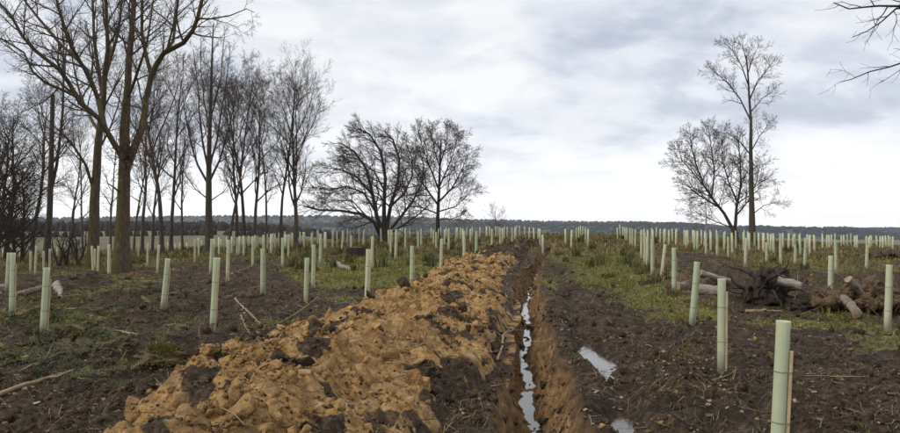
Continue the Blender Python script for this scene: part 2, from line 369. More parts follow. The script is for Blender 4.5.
def m_tube():
    m, t, b = mat('shelter_plastic'); p = objco(t)
    oi = nd(t, 'ShaderNodeObjectInfo'); n = noise(t, p, 5, 5, .6); n2 = noise(t, nd(t, 'ShaderNodeMapping', {'Vector': p, 'Scale': (20, 20, 1)}).outputs[0], 2, 3)
    c = mixc(t, oi.outputs['Random'], (.66, .74, .53), (.78, .79, .58))
    c = mixc(t, ramp(t, n, [(.5, 0.), (.8, .35)]), c, (.42, .47, .30))
    sz = nd(t, 'ShaderNodeSeparateXYZ', {0: p}).outputs[2]
    dirt = mth(t, 'MULTIPLY', ramp(t, mth(t, 'ADD', sz, mth(t, 'MULTIPLY', n, .25)), [(.12, .85), (.40, 0.)]), 1.0)
    c = mixc(t, dirt, c, (.20, .17, .10))                  # soil splashed on the foot
    setc(t, b, c); b.inputs['Roughness'].default_value = .42; b.inputs['Specular IOR Level'].default_value = .45
    bump(t, b, n2, .15, .004)
    tr = nd(t, 'ShaderNodeBsdfTranslucent', {'Color': c})
    ms = nd(t, 'ShaderNodeMixShader', {0: .45, 1: b.outputs[0], 2: tr.outputs[0]})
    t.links.new(ms.outputs[0], [q for q in t.nodes if q.type == 'OUTPUT_MATERIAL'][0].inputs[0]); return m
def m_water():
    m, t, b = mat('muddy_water'); p = geo(t)
    setc(t, b, (.10, .08, .06)); b.inputs['Roughness'].default_value = .09; b.inputs['IOR'].default_value = 1.33; b.inputs['Specular IOR Level'].default_value = 1.0
    b.inputs['Coat Weight'].default_value = .2; b.inputs['Coat IOR'].default_value = 1.5; b.inputs['Coat Roughness'].default_value = .03
    bump(t, b, noise(t, p, 14, 3, .5), .25, .01); return m
M = dict(ground=m_ground(), bank=m_bank(0), tan=m_bank(1), dark=m_bank(2), tube=m_tube(), water=m_water(),
 bark=m_bark('grey_bark', (.030, .024, .018), (.105, .084, .064)), bark_far=m_bark('brown_bark', (.045, .035, .027), (.13, .102, .080)),
 bark_moss=m_bark('mossy_bark', (.042, .028, .018), (.145, .105, .070), .95), twig=m_bark('twig_bark', (.055, .040, .030), (.14, .104, .080), 0, 9),
 thicket=m_bark('thicket_bark', (.030, .022, .016), (.085, .062, .045)), birch=m_plain('pale_bark', (.18, .16, .13), (.32, .29, .25), 8),
 stake=m_plain('stake_wood', (.34, .24, .13), (.56, .43, .27), 6, .8, .4, .004, (8, 8, 1)), tie=m_plain('tie_plastic', (.16, .18, .12), (.26, .28, .19), 10, .4),
 clay=m_plain('rusty_clay', (.075, .036, .014), (.28, .165, .068), 9, .9, .6, .02, (1, 1, 1), True),
 log=m_plain('weathered_bark', (.09, .07, .055), (.34, .27, .21), 7, .9, .8, .03), cut=m_plain('cut_wood', (.22, .15, .095), (.38, .29, .20), 14),
 bleach=m_plain('bleached_wood', (.13, .108, .088), (.38, .33, .28), 8, .9, .8, .02, (1, 1, 3)), black=m_plain('charred_stump', (.007, .005, .004), (.055, .038, .026), 7, .8, .5, .02),
 root=m_plain('root_wood', (.05, .034, .022), (.19, .135, .085), 9, .9, .8, .02), rootsoil=m_plain('root_soil', (.016, .010, .006), (.19, .125, .07), 6, .95, .35, .012),
 stick=m_plain('dry_stick', (.16, .11, .065), (.36, .27, .17), 8, .9, .5, .01), moss=m_plain('moss', (.035, .030, .008), (.17, .16, .025), 16, 1, 1.0, .03),
 wood=m_plain('far_wood', (.012, .020, .024), (.034, .042, .044), .03, 1, 0, .01, (1, 1, 1), True), hill=m_plain('hill_turf', (.045, .05, .04), (.08, .075, .055), .01, 1, 0, .01, (1, 1, 1), True),
 hedge=m_plain('hedge_twigs', (.018, .015, .012), (.055, .046, .036), .5, 1, 0, .01, (1, 1, 1), True), blade=m_vcol('grass_blades'), litter=m_vcol('litter', .05))

# ------------------------------------------------------------------ ground sheet (one sheet, finer towards the planting)
def build_ground():
    a = np.concatenate([np.radians(np.arange(-180, -42, 6.0)), np.radians(np.arange(-42, 42.01, .24)), np.radians(np.arange(46, 179, 6.0))])
    r = [.4]
    while r[-1] < 4200:
        x = r[-1]; r.append(x+(.5 if x < 2.5 else max(.03, .0056*x) if x < 60 else (.014*x if x < 130 else .06*x)))
    r = np.array(r); A, R = np.meshgrid(a, r); X = R*np.sin(A); Y = R*np.cos(A)
    Z = base_z(X, Y)+detail(X, Y)
    g, clay, rough, ff = zones(X, Y)
    na = len(a); nr = len(r)
    V = np.stack([X, Y, Z], -1).reshape(-1, 3); Zn = np.stack([g, clay, rough, ff], -1).reshape(-1, 4)
    i = np.arange(nr-1)[:, None]; j = np.arange(na)[None, :]; j2 = (j+1) % na
    Q = np.stack([i*na+j, i*na+j2, (i+1)*na+j2, (i+1)*na+j], -1).reshape(-1, 4)
    V = np.vstack([V, [[0, 0, gz(0, 0)]]]); Zn = np.vstack([Zn, [[0, 0, 0, 0]]])
    o = link('ground', make_mesh('ground', V, Q, True, {'zone': Zn}), M['ground'])
    tag(o, kind='structure'); print('ground', len(V))
build_ground()

# water in the trench and the puddles
def ribbon(name, Ys, Xc, hw, zz):
    V = []; Q = []
    for i, (y, x, w, z) in enumerate(zip(Ys, Xc, hw, zz)):
        V += [(x-w, y, z), (x+w, y, z)]
        if i: Q.append((2*i-2, 2*i-1, 2*i+1, 2*i))
    return make_mesh(name, np.array(V), np.array(Q))
ys = np.arange(3.2, 50, .25); zb = base_z(trx(ys), ys)
zb = np.convolve(np.pad(zb, 6, 'edge'), np.ones(13)/13, 'valid')
tag(link('trench_water', ribbon('trench_water', ys, trx(ys), np.full_like(ys, .2), zb-trd(ys)+.026), M['water']), kind='structure')
for i, (x0, y0, rx, ry, dz) in enumerate(PUD[:2]):
    n = 36; an = np.linspace(0, 2*np.pi, n, endpoint=False)
    k = 1.9
    zc_ = float(base_z(np.array([x0]), np.array([y0]))[0])
    cy = y0+ry*k*np.cos(an); cx = x0-.10*np.sin(cy*3.1)+rx*k*np.sin(an)
    gg = np.sort(ground_z(x0-.10*np.sin((y0+ry*np.linspace(-.8, .8, 25))*3.1), y0+ry*np.linspace(-.8, .8, 25)))
    zw = gg[20]+.025
    V = np.vstack([np.stack([cx, cy, np.full(n, zw)], -1), [[x0-.1*np.sin(y0*3.1), y0, zw]]])
    T = np.array([(j, (j+1) % n, n) for j in range(n)])[:, ::-1]
    tag(link('puddle', make_mesh('puddle', V, T), M['water']), kind='structure')

# ------------------------------------------------------------------ tube batches
def tubes(polys, sides):
    """polys: list of (pts [N,3], radii [N]); all with the same N -> verts, quads"""
    Pn = np.array([p for p, r in polys], float); Rn = np.array([r for p, r in polys], float); B, N, _ = Pn.shape
    T = np.empty_like(Pn); T[:, 1:-1] = Pn[:, 2:]-Pn[:, :-2]; T[:, 0] = Pn[:, 1]-Pn[:, 0]; T[:, -1] = Pn[:, -1]-Pn[:, -2]
    T /= np.linalg.norm(T, axis=-1, keepdims=True)+1e-9
    D = np.abs(Pn[:, -1]-Pn[:, 0]); ref = np.eye(3)[np.argmin(D, axis=1)][:, None, :]
    U = np.cross(T, np.broadcast_to(ref, T.shape)); U /= np.linalg.norm(U, axis=-1, keepdims=True)+1e-9; Vv = np.cross(T, U)
    an = np.arange(sides)*2*np.pi/sides
    ring = Pn[:, :, None]+Rn[:, :, None, None]*(np.cos(an)[:, None]*U[:, :, None]+np.sin(an)[:, None]*Vv[:, :, None])
    V = ring.reshape(-1, 3)
    b = np.arange(B)[:, None, None]*N*sides; i = np.arange(N-1)[None, :, None]*sides; j = np.arange(sides)[None, None, :]; j2 = (j+1) % sides
    Q = np.stack([b+i+j, b+i+j2, b+i+sides+j2, b+i+sides+j], -1).reshape(-1, 4)
    return V, Q
def tube_mesh(name, polys, sides):
    by = {}
    for p, r in polys: by.setdefault(len(p), []).append((p, r))
    Vs = []; Qs = []; o = 0
    for k, L in by.items():
        V, Q = tubes(L, sides(k) if callable(sides) else sides); Vs.append(V); Qs.append(Q+o); o += len(V)
    return make_mesh(name, np.vstack(Vs), np.vstack(Qs))
def resample(pts, step):
    pts = [np.array(p, float) for p in pts]; out = []
    for k in range(len(pts)-1):
        p0 = pts[max(k-1, 0)]; p1 = pts[k]; p2 = pts[k+1]; p3 = pts[min(k+2, len(pts)-1)]
        n = max(1, int(np.linalg.norm(p2-p1)/step))
        for i in range(n):
            t = i/n; out.append(.5*((2*p1)+(-p0+p2)*t+(2*p0-5*p1+4*p2-p3)*t*t+(-p0+3*p1-3*p2+p3)*t**3))
    out.append(pts[-1]); return np.array(out)

# ------------------------------------------------------------------ spoil bank with clods
def hull_clod(seed, n=17, flat=.8):
    r = random.Random(seed); bm = bmesh.new()
    for i in range(n):
        v = Vector((r.gauss(0, 1), r.gauss(0, 1), r.gauss(0, 1))).normalized()*r.uniform(.72, 1.05); v.z *= flat; v.x *= r.uniform(.85, 1.15); bm.verts.new(v)
    bmesh.ops.convex_hull(bm, input=bm.verts); bmesh.ops.delete(bm, geom=[v for v in bm.verts if not v.link_faces], context='VERTS')
    bmesh.ops.triangulate(bm, faces=bm.faces); bm.verts.index_update()
    V = np.array([v.co[:] for v in bm.verts]); T = np.array([[v.index for v in f.verts] for f in bm.faces]); bm.free(); return V, T
CL = [hull_clod(s) for s in range(8)]; CLS = [hull_clod(50+s, 9) for s in range(6)]
def rotm(n):
    q = rng.normal(size=(n, 4)); q /= np.linalg.norm(q, axis=1, keepdims=True); w, x, y, z = q.T
    return np.stack([1-2*(y*y+z*z), 2*(x*y-z*w), 2*(x*z+y*w), 2*(x*y+z*w), 1-2*(x*x+z*z), 2*(y*z-x*w), 2*(x*z-y*w), 2*(y*z+x*w), 1-2*(x*x+y*y)], -1).reshape(n, 3, 3)
def scatter_mesh(name, tpl, P, Sc, smooth=True):
    Vs = []; Ts = []; o = 0; pick = rng.integers(0, len(tpl), len(P))
    for k, (V, T) in enumerate(tpl):
        I = np.where(pick == k)[0]
        if not len(I): continue
        v = np.einsum('nij,nkj->nki', rotm(len(I)), V[None]*rng.uniform(.65, 1.45, (len(I), 1, 3)))*Sc[I, None, None]+P[I, None, :]
        Vs.append(v.reshape(-1, 3)); Ts.append((T[None]+np.arange(len(I))[:, None, None]*len(V)).reshape(-1, 3)+o); o += len(I)*len(V)
    return make_mesh(name, np.vstack(Vs), np.vstack(Ts), smooth)
def bank_surface(X, Y):
    h = bank_h(X, Y); m = sstep(0.0, .12, h); far = 1-.5*sstep(12, 40, Y)
    rough = (fbm(X+3, Y+8, .8, 2)*.20*sstep(.1, .4, h)+fbm(X, Y, 1.7, 6, .60)*.19*far+np.abs(fbm(X+9, Y+5, 3.6, 3))*.10*far+.06)*m
    return base_z(X, Y)+.25*fbm(X, Y, .45, 3)*.13+h+rough-.09*(1-m)-.06*(1-sstep(0, .02, h))
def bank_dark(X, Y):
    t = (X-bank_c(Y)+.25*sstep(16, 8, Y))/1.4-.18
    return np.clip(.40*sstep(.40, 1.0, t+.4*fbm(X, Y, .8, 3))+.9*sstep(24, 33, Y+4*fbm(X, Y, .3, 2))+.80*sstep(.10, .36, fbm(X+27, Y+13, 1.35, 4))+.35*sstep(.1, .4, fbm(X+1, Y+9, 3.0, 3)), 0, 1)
def build_bank():
    r = [2.0]
    while r[-1] < 66: r.append(r[-1]+max(.03, .0065*r[-1]))
    Yr = np.array(r); nt_ = 145; t = np.linspace(0, 1, nt_)
    XL = bank_c(Yr)-1.9-1.9*sstep(11.5, 8.5, Yr); XR = bank_c(Yr)+1.68
    X = XL[:, None]+(XR-XL)[:, None]*t[None]; Y = np.repeat(Yr[:, None], nt_, 1)
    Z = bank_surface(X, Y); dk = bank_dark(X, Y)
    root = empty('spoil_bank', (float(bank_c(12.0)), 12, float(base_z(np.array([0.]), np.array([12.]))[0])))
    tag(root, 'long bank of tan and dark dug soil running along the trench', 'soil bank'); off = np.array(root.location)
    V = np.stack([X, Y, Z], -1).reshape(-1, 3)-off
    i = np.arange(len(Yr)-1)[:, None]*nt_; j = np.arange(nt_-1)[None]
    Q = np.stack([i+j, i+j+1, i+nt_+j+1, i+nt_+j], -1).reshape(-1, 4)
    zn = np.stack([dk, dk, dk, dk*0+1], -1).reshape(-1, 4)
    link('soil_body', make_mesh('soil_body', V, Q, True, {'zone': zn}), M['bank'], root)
    # clods: the 300 that show largest are parts, the rest one part
    n = 66000; Yc = np.exp(rng.uniform(np.log(3.6), np.log(60), n)); c = bank_c(Yc)
    Xc = c+rng.uniform(-1.9, 1.55, n)-rng.uniform(0, 2.0, n)*(rng.random(n) < .5)*(Yc < 9.5)
    h = bank_h(Xc, Yc); ok = h > .07; Xc, Yc = Xc[ok], Yc[ok]
    cl = fbm(Xc, Yc, .9, 3)                              # clods lie in drifts
    ok = rng.random(len(Xc)) < np.clip(.55+1.3*cl, .2, 1); Xc, Yc = Xc[ok], Yc[ok]
    sz = np.clip(.009*np.exp(rng.exponential(.50, len(Xc))), .008, .10)*(1+.35*sstep(9, 25, Yc))
    Zc = bank_surface(Xc, Yc)+sz*.30; P = np.stack([Xc, Yc, Zc], -1)-off
    isd = (bank_dark(Xc, Yc)+rng.normal(0, .30, len(Xc))) > .55
    app = sz/Yc*((CX+Xc/Yc*F > -20) & (VH+EYE*.7*F/Yc < 445)); big = np.argsort(-app)[:300]; rest = np.ones(len(Xc), bool); rest[big] = False
    md = {}
    for k in big:
        key = (int(k) % 8, bool(isd[k]))
        if key not in md:
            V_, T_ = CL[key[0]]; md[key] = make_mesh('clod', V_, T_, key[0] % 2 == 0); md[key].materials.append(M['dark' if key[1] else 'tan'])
        o = link('clod', md[key], None, root, P[k]); s = sz[k]; o.scale = (s*random.uniform(.7, 1.6), s*random.uniform(.7, 1.3), s*random.uniform(.55, 1.0))
        o.rotation_euler = [random.uniform(0, 6.28) for _ in range(3)]
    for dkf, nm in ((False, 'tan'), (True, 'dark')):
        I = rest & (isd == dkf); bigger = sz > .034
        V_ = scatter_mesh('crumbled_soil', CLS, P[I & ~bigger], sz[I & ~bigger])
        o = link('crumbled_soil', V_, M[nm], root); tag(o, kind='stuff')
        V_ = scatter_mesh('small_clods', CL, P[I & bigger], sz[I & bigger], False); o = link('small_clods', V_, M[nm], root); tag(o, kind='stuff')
    print('bank clods', len(Xc))
build_bank()

# ------------------------------------------------------------------ tree shelters
def shelter_meshes():
    def ringmesh(prof, sides, name):
        an = np.arange(sides)*2*np.pi/sides; V = []; Q = []
        for r, z in prof: V += [(r*math.cos(a), r*math.sin(a), z) for a in an]
        for i in range(len(prof)-1):
            for j in range(sides): Q.append((i*sides+j, i*sides+(j+1) % sides, (i+1)*sides+(j+1) % sides, (i+1)*sides+j))
        return make_mesh(name, np.array(V), np.array(Q))
    tube = ringmesh([(.056, -.06), (.0555, .3), (.055, .6), (.0545, .9), (.055, 1.15), (.0565, 1.18), (.0585, 1.197), (.0580, 1.2), (.0555, 1.197), (.0525, 1.15), (.052, .6), (.052, 0.)], 20, 'tube')
    tube.materials.append(M['tube'])
    def boxm(name, x0, x1, y0, y1, z0, z1, point=0):
        bm = bmesh.new(); bmesh.ops.create_cube(bm, size=1)
        for v in bm.verts: v.co = Vector((x0 if v.co.x < 0 else x1, y0 if v.co.y < 0 else y1, z0 if v.co.z < 0 else z1))
        bmesh.ops.bevel(bm, geom=bm.edges[:], offset=.003, segments=1, affect='EDGES')
        m = bpy.data.meshes.new(name); bm.to_mesh(m); bm.free(); return m
    stake = boxm('stake', .058, .086, -.0145, .0145, -.1, 1.07); stake.materials.append(M['stake'])
    tie = []
    for z in (.42, .86):
        tie.append(z)
    an = np.linspace(0, 2*np.pi, 20, endpoint=False); pts = []
    V = []; Q = []
    for dz in (-.004, .004):
        for a in an:
            x = math.cos(a)*.0585; y = math.sin(a)*.0585
            if abs(a) < .45 or a > 2*np.pi-.45: x = .0885; y = math.copysign(min(abs(y), .0165), y)
            V.append((x, y, dz))
    n = len(an); Q = [(j, (j+1) % n, n+(j+1) % n, n+j) for j in range(n)]
    tm = make_mesh('tie', np.array(V), np.array(Q)); tm.materials.append(M['tie'])
    low = ringmesh([(.057, -.08), (.056, .6), (.0565, 1.2), (.052, 1.19), (.052, .3)], 10, 'tree_shelter')
    V2 = np.array([v.co[:] for v in low.vertices]); Q2 = np.array([p.vertices[:] for p in low.polygons])
    b = np.array([(x, y, z) for z in (-.1, 1.07) for x, y in ((.06, -.015), (.088, -.015), (.088, .015), (.06, .015))]); o = len(V2)
    Qb = np.array([(0, 1, 5, 4), (1, 2, 6, 5), (2, 3, 7, 6), (3, 0, 4, 7), (4, 5, 6, 7)])+o
    far = make_mesh('tree_shelter', np.vstack([V2, b]), np.vstack([Q2, Qb])); far.materials.append(M['tube']); far.materials.append(M['stake'])
    for p in far.polygons:
        if p.index >= len(Q2): p.material_index = 1
    return tube, stake, tm, far
TUBE, STAKE, TIE, FARM = shelter_meshes()
CLUS = [(62, 'in the dark left thicket'), (192, 'right of the forked trunk'), (250, 'beside the tall upright tree'), (300, 'under the slender stems'),
 (345, 'below the vase shaped tree'), (372, 'left of the windswept tree'), (425, 'below the windswept tree'), (456, 'below the round crowned tree'), (500, 'left of the far spoil bank'), (556, 'over the dark bank end'),
 (600, 'clumped beyond the trench'), (701, 'left of the dead stem'), (765, 'around the right trees'), (825, 'behind the bleached wood'), (2000, 'behind the root mound')]
FAR += [(float(u), float(np.interp(u, [150, 230, 300, 360, 440, 520], [242, 237, 232.5, 229.3, 228, 227.3])+random.uniform(-.8, 1.6))) for u in [196.3+i*8.1+random.uniform(-2.5, 2.5) for i in range(40)]]
FAR += [(float(u), float(np.interp(u, [640, 700, 780, 900], [228.5, 230.5, 233.4, 236.5])+random.uniform(-.6, 1.4))) for u in [645+i*9.7+random.uniform(-3, 3) for i in range(26)]]
ORD = 'first second third fourth fifth sixth seventh eighth ninth tenth eleventh twelfth thirteenth fourteenth fifteenth sixteenth seventeenth eighteenth nineteenth twentieth'.split()+['twenty-'+w for w in 'first second third fourth fifth sixth seventh eighth ninth'.split()]
_far = sorted([(t[0], 617 <= t[0] <= 636) for t in TUBES if t[5] is None]+[(f[0], 615 <= f[0] <= 628) for f in FAR])
def cluster(u, row):
    if row: k = [x for x, r in _far if r]; return ORD[k.index(u)]+' from left of far tree shelters in the straight row by the track', 'shelters of the straight receding row'
    lo = -99
    for hi, l in CLUS:
        if u < hi: k = [x for x, r in _far if not r and lo <= x < hi]; return ORD[k.index(u)]+' from left of the small far tree shelters '+l, 'far shelters '+l
        lo = hi
def put_shelter(base, top, lab, grp, detail_, i, h_scale):
    d = (top-base); ax = d.normalized()
    q = Vector((0, 0, 1)).rotation_difference(ax)
    yaw = math.radians(random.gauss(-32, 30)); 
    rot = (q.to_matrix() @ Matrix.Rotation(yaw, 3, 'Z')).to_euler(); s = h_scale
    if detail_:
        e = empty('tree_shelter', base); e.rotation_euler = rot
        tb = link('tube', TUBE, None, e); tb.scale = (.9, .9, s)
        k = random.uniform(.9, 1.02); o = link('stake', STAKE, None, e); o.scale = (.9, .9, s*k)
        for z in (.40+random.uniform(-.05, .05), .84+random.uniform(-.05, .05)): link('tie', TIE, None, tb, (0, 0, z)).scale = (1.006, 1.006, 1/s)
    else:
        e = link('tree_shelter', FARM, None, None, base); e.rotation_euler = rot; e.scale = (.9, .9, s)
    tag(e, lab, 'tree shelter', grp or 'tree shelters planted across the field')
placed = []
def build_shelters():
    for i, (ut, vt, ub, vb, seen, lab) in enumerate(TUBES):
        h = vb-vt; Y = TH*F/h
        if not seen: Y = TH*F/(h*1.15)
        X = (ub-CX)/F*Y; z = gz(X, Y)-.02; b = Vector((X, Y, z)); t = PT(ut, vt, Y+random.uniform(-.02, .02))
        hh = min(max(t.z-z, 1.0), 1.45); t.z = z+hh
        row = 617 <= ut <= 636 and lab is None
        grp = None
        if lab is None: lab, grp = cluster(ut, row)
        put_shelter(b, t, lab, grp, h >= 15, i, (t-b).length/1.2); placed.append((X, Y))
    for k, (u, v) in enumerate(FAR):
        Yr = np.arange(40, 110, .25); X = (u-CX)/F*Yr; zt = base_z(X, Yr)+1.2; rz = EYE-(v-VH)/F*Yr
        e = np.abs(zt-rz); ok = [i for i in range(len(Yr)) if e[i] < .06]
        if ok: i = random.choice(ok[:max(1, len(ok)//2)])
        else: i = int(np.argmin(e+.002*np.abs(Yr-70)))
        Y = float(Yr[i]); x = float(X[i])
        for _ in range(30):
            if all((x-a)**2+(Y-b)**2 > .35 for a, b in placed): break
            Y += .4; x = (u-CX)/F*Y
        z = gz(x, Y)-.02; top = PT(u, v, Y); hh = min(max(top.z-z, 1.0), 1.4)
        row = 615 <= u <= 628; lab, grp = cluster(u, row)
        put_shelter(Vector((x, Y, z)), Vector((x+random.gauss(0, .03), Y+random.gauss(0, .03), z+hh)), lab, grp, False, k, hh/1.2); placed.append((x, Y))
build_shelters()

# ------------------------------------------------------------------ bare trees
SEG = {1: 7, 2: 5, 3: 3, 4: 1}; SIDE = {8: 7, 6: 4, 4: 3, 3: 3, 2: 3}
class Tree:
    def __init__(s, seed, P): s.r = random.Random(seed); s.P = P; s.B = {1: [], 2: [], 3: [], 4: []}; s.limbs = []
    def grow(s, p, d, L, r, lvl, own=None):
        P = s.P; rd = s.r; n = SEG[lvl]; st = L/n; tx, ty, tz = P['trop']; w = P['wander']*(1 if lvl < 3 else .8)
        k = P['tw'][lvl]; pts = [p]; x, y, z = p; dx, dy, dz = d; rs = [r]
        for i in range(n):
            dx += tx*k+rd.gauss(0, w); dy += ty*k+rd.gauss(0, w); dz += tz*k+rd.gauss(0, w)
            m = 1/math.sqrt(dx*dx+dy*dy+dz*dz); dx *= m; dy *= m; dz *= m
            x += dx*st; y += dy*st; z += dz*st
            pts.append((x, y, z)); rs.append(max(P['minr']*.7, r*(1-.82*(i+1)/n)))
        if own is not None: own.append((pts, rs))
        else: s.B[lvl].append((pts, rs))
        if lvl < P['maxl']: s.children(pts, rs, L, lvl)
    def children(s, pts, rs, L, lvl, t0=None, n=None):
        P = s.P; rd = s.r; N = len(pts)-1; n = n or max(1, int(P['n'][lvl]*rd.uniform(.8, 1.2))); t0 = P['t0'][lvl] if t0 is None else t0; az = rd.uniform(0, 6.28)
        for j in range(n):
            t = t0+(1-t0)*(j+rd.random())/n; f = t*N; i = min(int(f), N-1); f -= i
            a, b = pts[i], pts[i+1]; p = (a[0]+(b[0]-a[0])*f, a[1]+(b[1]-a[1])*f, a[2]+(b[2]-a[2])*f)
            T = Vector((b[0]-a[0], b[1]-a[1], b[2]-a[2])).normalized(); az += 2.4+rd.gauss(0, .3)
            ang = math.radians(P['ang'][lvl])*rd.uniform(.65, 1.3)
            u = T.orthogonal().normalized(); w = T.cross(u); side = u*math.cos(az)+w*math.sin(az)
            if P.get('flat') and lvl < 3: side.y *= P['flat']; side.normalize()
            d = T*math.cos(ang)+side*math.sin(ang)
            rr = (rs[i]+(rs[i+1]-rs[i])*f)
            l = L*P['ratio'][lvl]*(1.1-.6*t)*rd.uniform(.7, 1.25)
            if l < .12: continue
            s.grow(p, tuple(d), l, max(P['minr'], min(rr*.62, l*.022+.003)), lvl+1)
DEF = dict(trop=(0, 0, .5), tw={1: .10, 2: .12, 3: .10, 4: .10}, wander=.12, minr=.0062, maxl=4, n={1: 10, 2: 9, 3: 7}, t0={1: .25, 2: .2, 3: .15}, ang={1: 42, 2: 42, 3: 40}, ratio={1: .50, 2: .50, 3: .50})
def finish_tree(name, label, cat, base, trunkpolys, limbs, T, bm, tm, grp=None, part_limbs=True):
    root = empty(name, base); off = np.array(base)
    def rel(L): return [(np.array(p)-off, r) for p, r in L]
    link('trunk', tube_mesh('trunk', rel(trunkpolys), 14), bm, root)
    for p, r in limbs: link('limb', tube_mesh('limb', rel([(p, r)]), 9), bm, root)
    polys = T.B[1]+T.B[2]+T.B[3]+T.B[4]
    if polys: link('crown', tube_mesh('crown', rel(polys), lambda k: SIDE.get(k, 4)), tm, root)
    tag(root, label, cat, grp); return root
def path(pts, Y, r0, r1, jig=0, seed=0, step=None):
    """photo polyline [(u, v, depth offset)] -> world polyline with radii"""
    rd = random.Random(seed); w = []
    for q in pts: w.append(PT(q[0], q[1], Y+(q[2] if len(q) > 2 else 0)))
    P = resample(w, step or Y*.02); n = len(P)
    P[1:-1] += np.array([[rd.gauss(0, jig), rd.gauss(0, jig), rd.gauss(0, jig)] for _ in range(n-2)]).reshape(-1, 3) if n > 2 else 0
    return P, [r0+(r1-r0)*(i/(n-1))**.85 for i in range(n)]
def traced_tree(name, label, Y, trunk, tr, limbs, P, seed, bm='bark', tm='twig', kids=None, cat='tree'):
    """trunk and main limbs follow the photo; everything finer grows from them"""
    T = Tree(seed, {**DEF, **P}); X = (trunk[0][0]-CX)/F*Y; z = gz(X, Y)
    tp, rr = path(trunk, Y, tr[0], tr[1], .01, seed); tp = np.vstack([[tp[0][0], Y, z-.25], tp[tp[:, 2] > z+.3]])
    n = len(tp); rr = [tr[0]+(tr[1]-tr[0])*(i/(n-1)) for i in range(n)]; rr[0] *= 1.45; rr[1] *= 1.12
    LP = []
    for k, L in enumerate(limbs):
        pts, r0, r1, dens = L
        p, r = path(pts, Y, r0, r1, .02*Y/40, seed*31+k); LP.append((p, r))
        ln = float(np.linalg.norm(np.diff(p, axis=0), axis=1).sum())
        T.children([tuple(q) for q in p], r, min(ln, P.get('maxlen', 5.0))*P.get('kidlen', .9), 1, .18, int(P.get('dm', 1.5)*dens*ln))
    if P.get('trunkkids'):
        T.children([tuple(q) for q in tp], rr, P.get('tklen', 4.0), 1, P.get('tk0', .45), P['trunkkids'])
    return finish_tree(name, label, cat, (X, Y, z), [(tp, rr)], LP, T, M[bm], M[tm])
def generic_tree(name, label, u, Y, vtop, hw_px, P, seed, r0, fork=.35, nl=13, lean=0.0, bm='bark_far', tm='twig', stems=1, cat='tree', grp=None, base_pt=None):
    T = Tree(seed, {**DEF, **P}); rd = T.r; X = (u-CX)/F*Y; z = gz(X, Y)
    H = EYE-(vtop-VH)/F*Y-z; hw = hw_px/F*Y; tps = []; LP = []
    for sx in range(stems):
        x, y, zz = X+(rd.uniform(-.5, .5) if sx else 0), Y+(rd.uniform(-.5, .5) if sx else 0), z-.2
        n = 14; pts = [(x, y, zz)]; hs = H*(1 if sx == 0 else rd.uniform(.75, .95)); k = hs*.93/n
        dx, dy = lean+(rd.uniform(-.12, .12) if sx else 0), 0
        for i in range(n):
            dx += rd.gauss(0, .035); dy += rd.gauss(0, .035); dx *= .96; dy *= .96
            x += dx*k; y += dy*k; zz += k; pts.append((x, y, zz))
        rs = [r0*(1-.9*(i/n)**.9)+.012 for i in range(n+1)]; rs[0] *= 1.4
        tps.append((np.array(pts), rs))
        az = rd.uniform(0, 6.28)
        for j in range(nl):
            t = fork+(.97-fork)*(j+rd.random()*.8)/nl; f = t*n; i = min(int(f), n-1); f -= i
            p = tuple(pts[i][c]+(pts[i+1][c]-pts[i][c])*f for c in range(3)); az += 2.4+rd.gauss(0, .35)
            el = math.radians(P.get('el', 52)+18*(t-.5)+rd.gauss(0, 7))
            d = (math.cos(az)*math.cos(el), math.sin(az)*math.cos(el), math.sin(el))
            sh = math.sin(math.pi*min(1, max(.12, (t-fork)/(1.12-fork)*.8+.2)))      # rounded crown
            L = hw/math.cos(el)*(.55+.55*sh)*rd.uniform(.8, 1.1)
            L = min(L, (z+H-p[2])/max(.25, math.sin(el))*1.05+.3)
            own = []; rr = min(rs[i]*.6, .02+L*.016); T.grow(p, d, L, rr, 1, own); LP += own
    big = [q for q in LP if q[1][0]*2 > Y/F*1.0]
    small = [q for q in LP if q[1][0]*2 <= Y/F*1.0]; T.B[1] += small
    return finish_tree(name, label, cat, (X, Y, z), tps, big, T, M[bm], M[tm], grp)

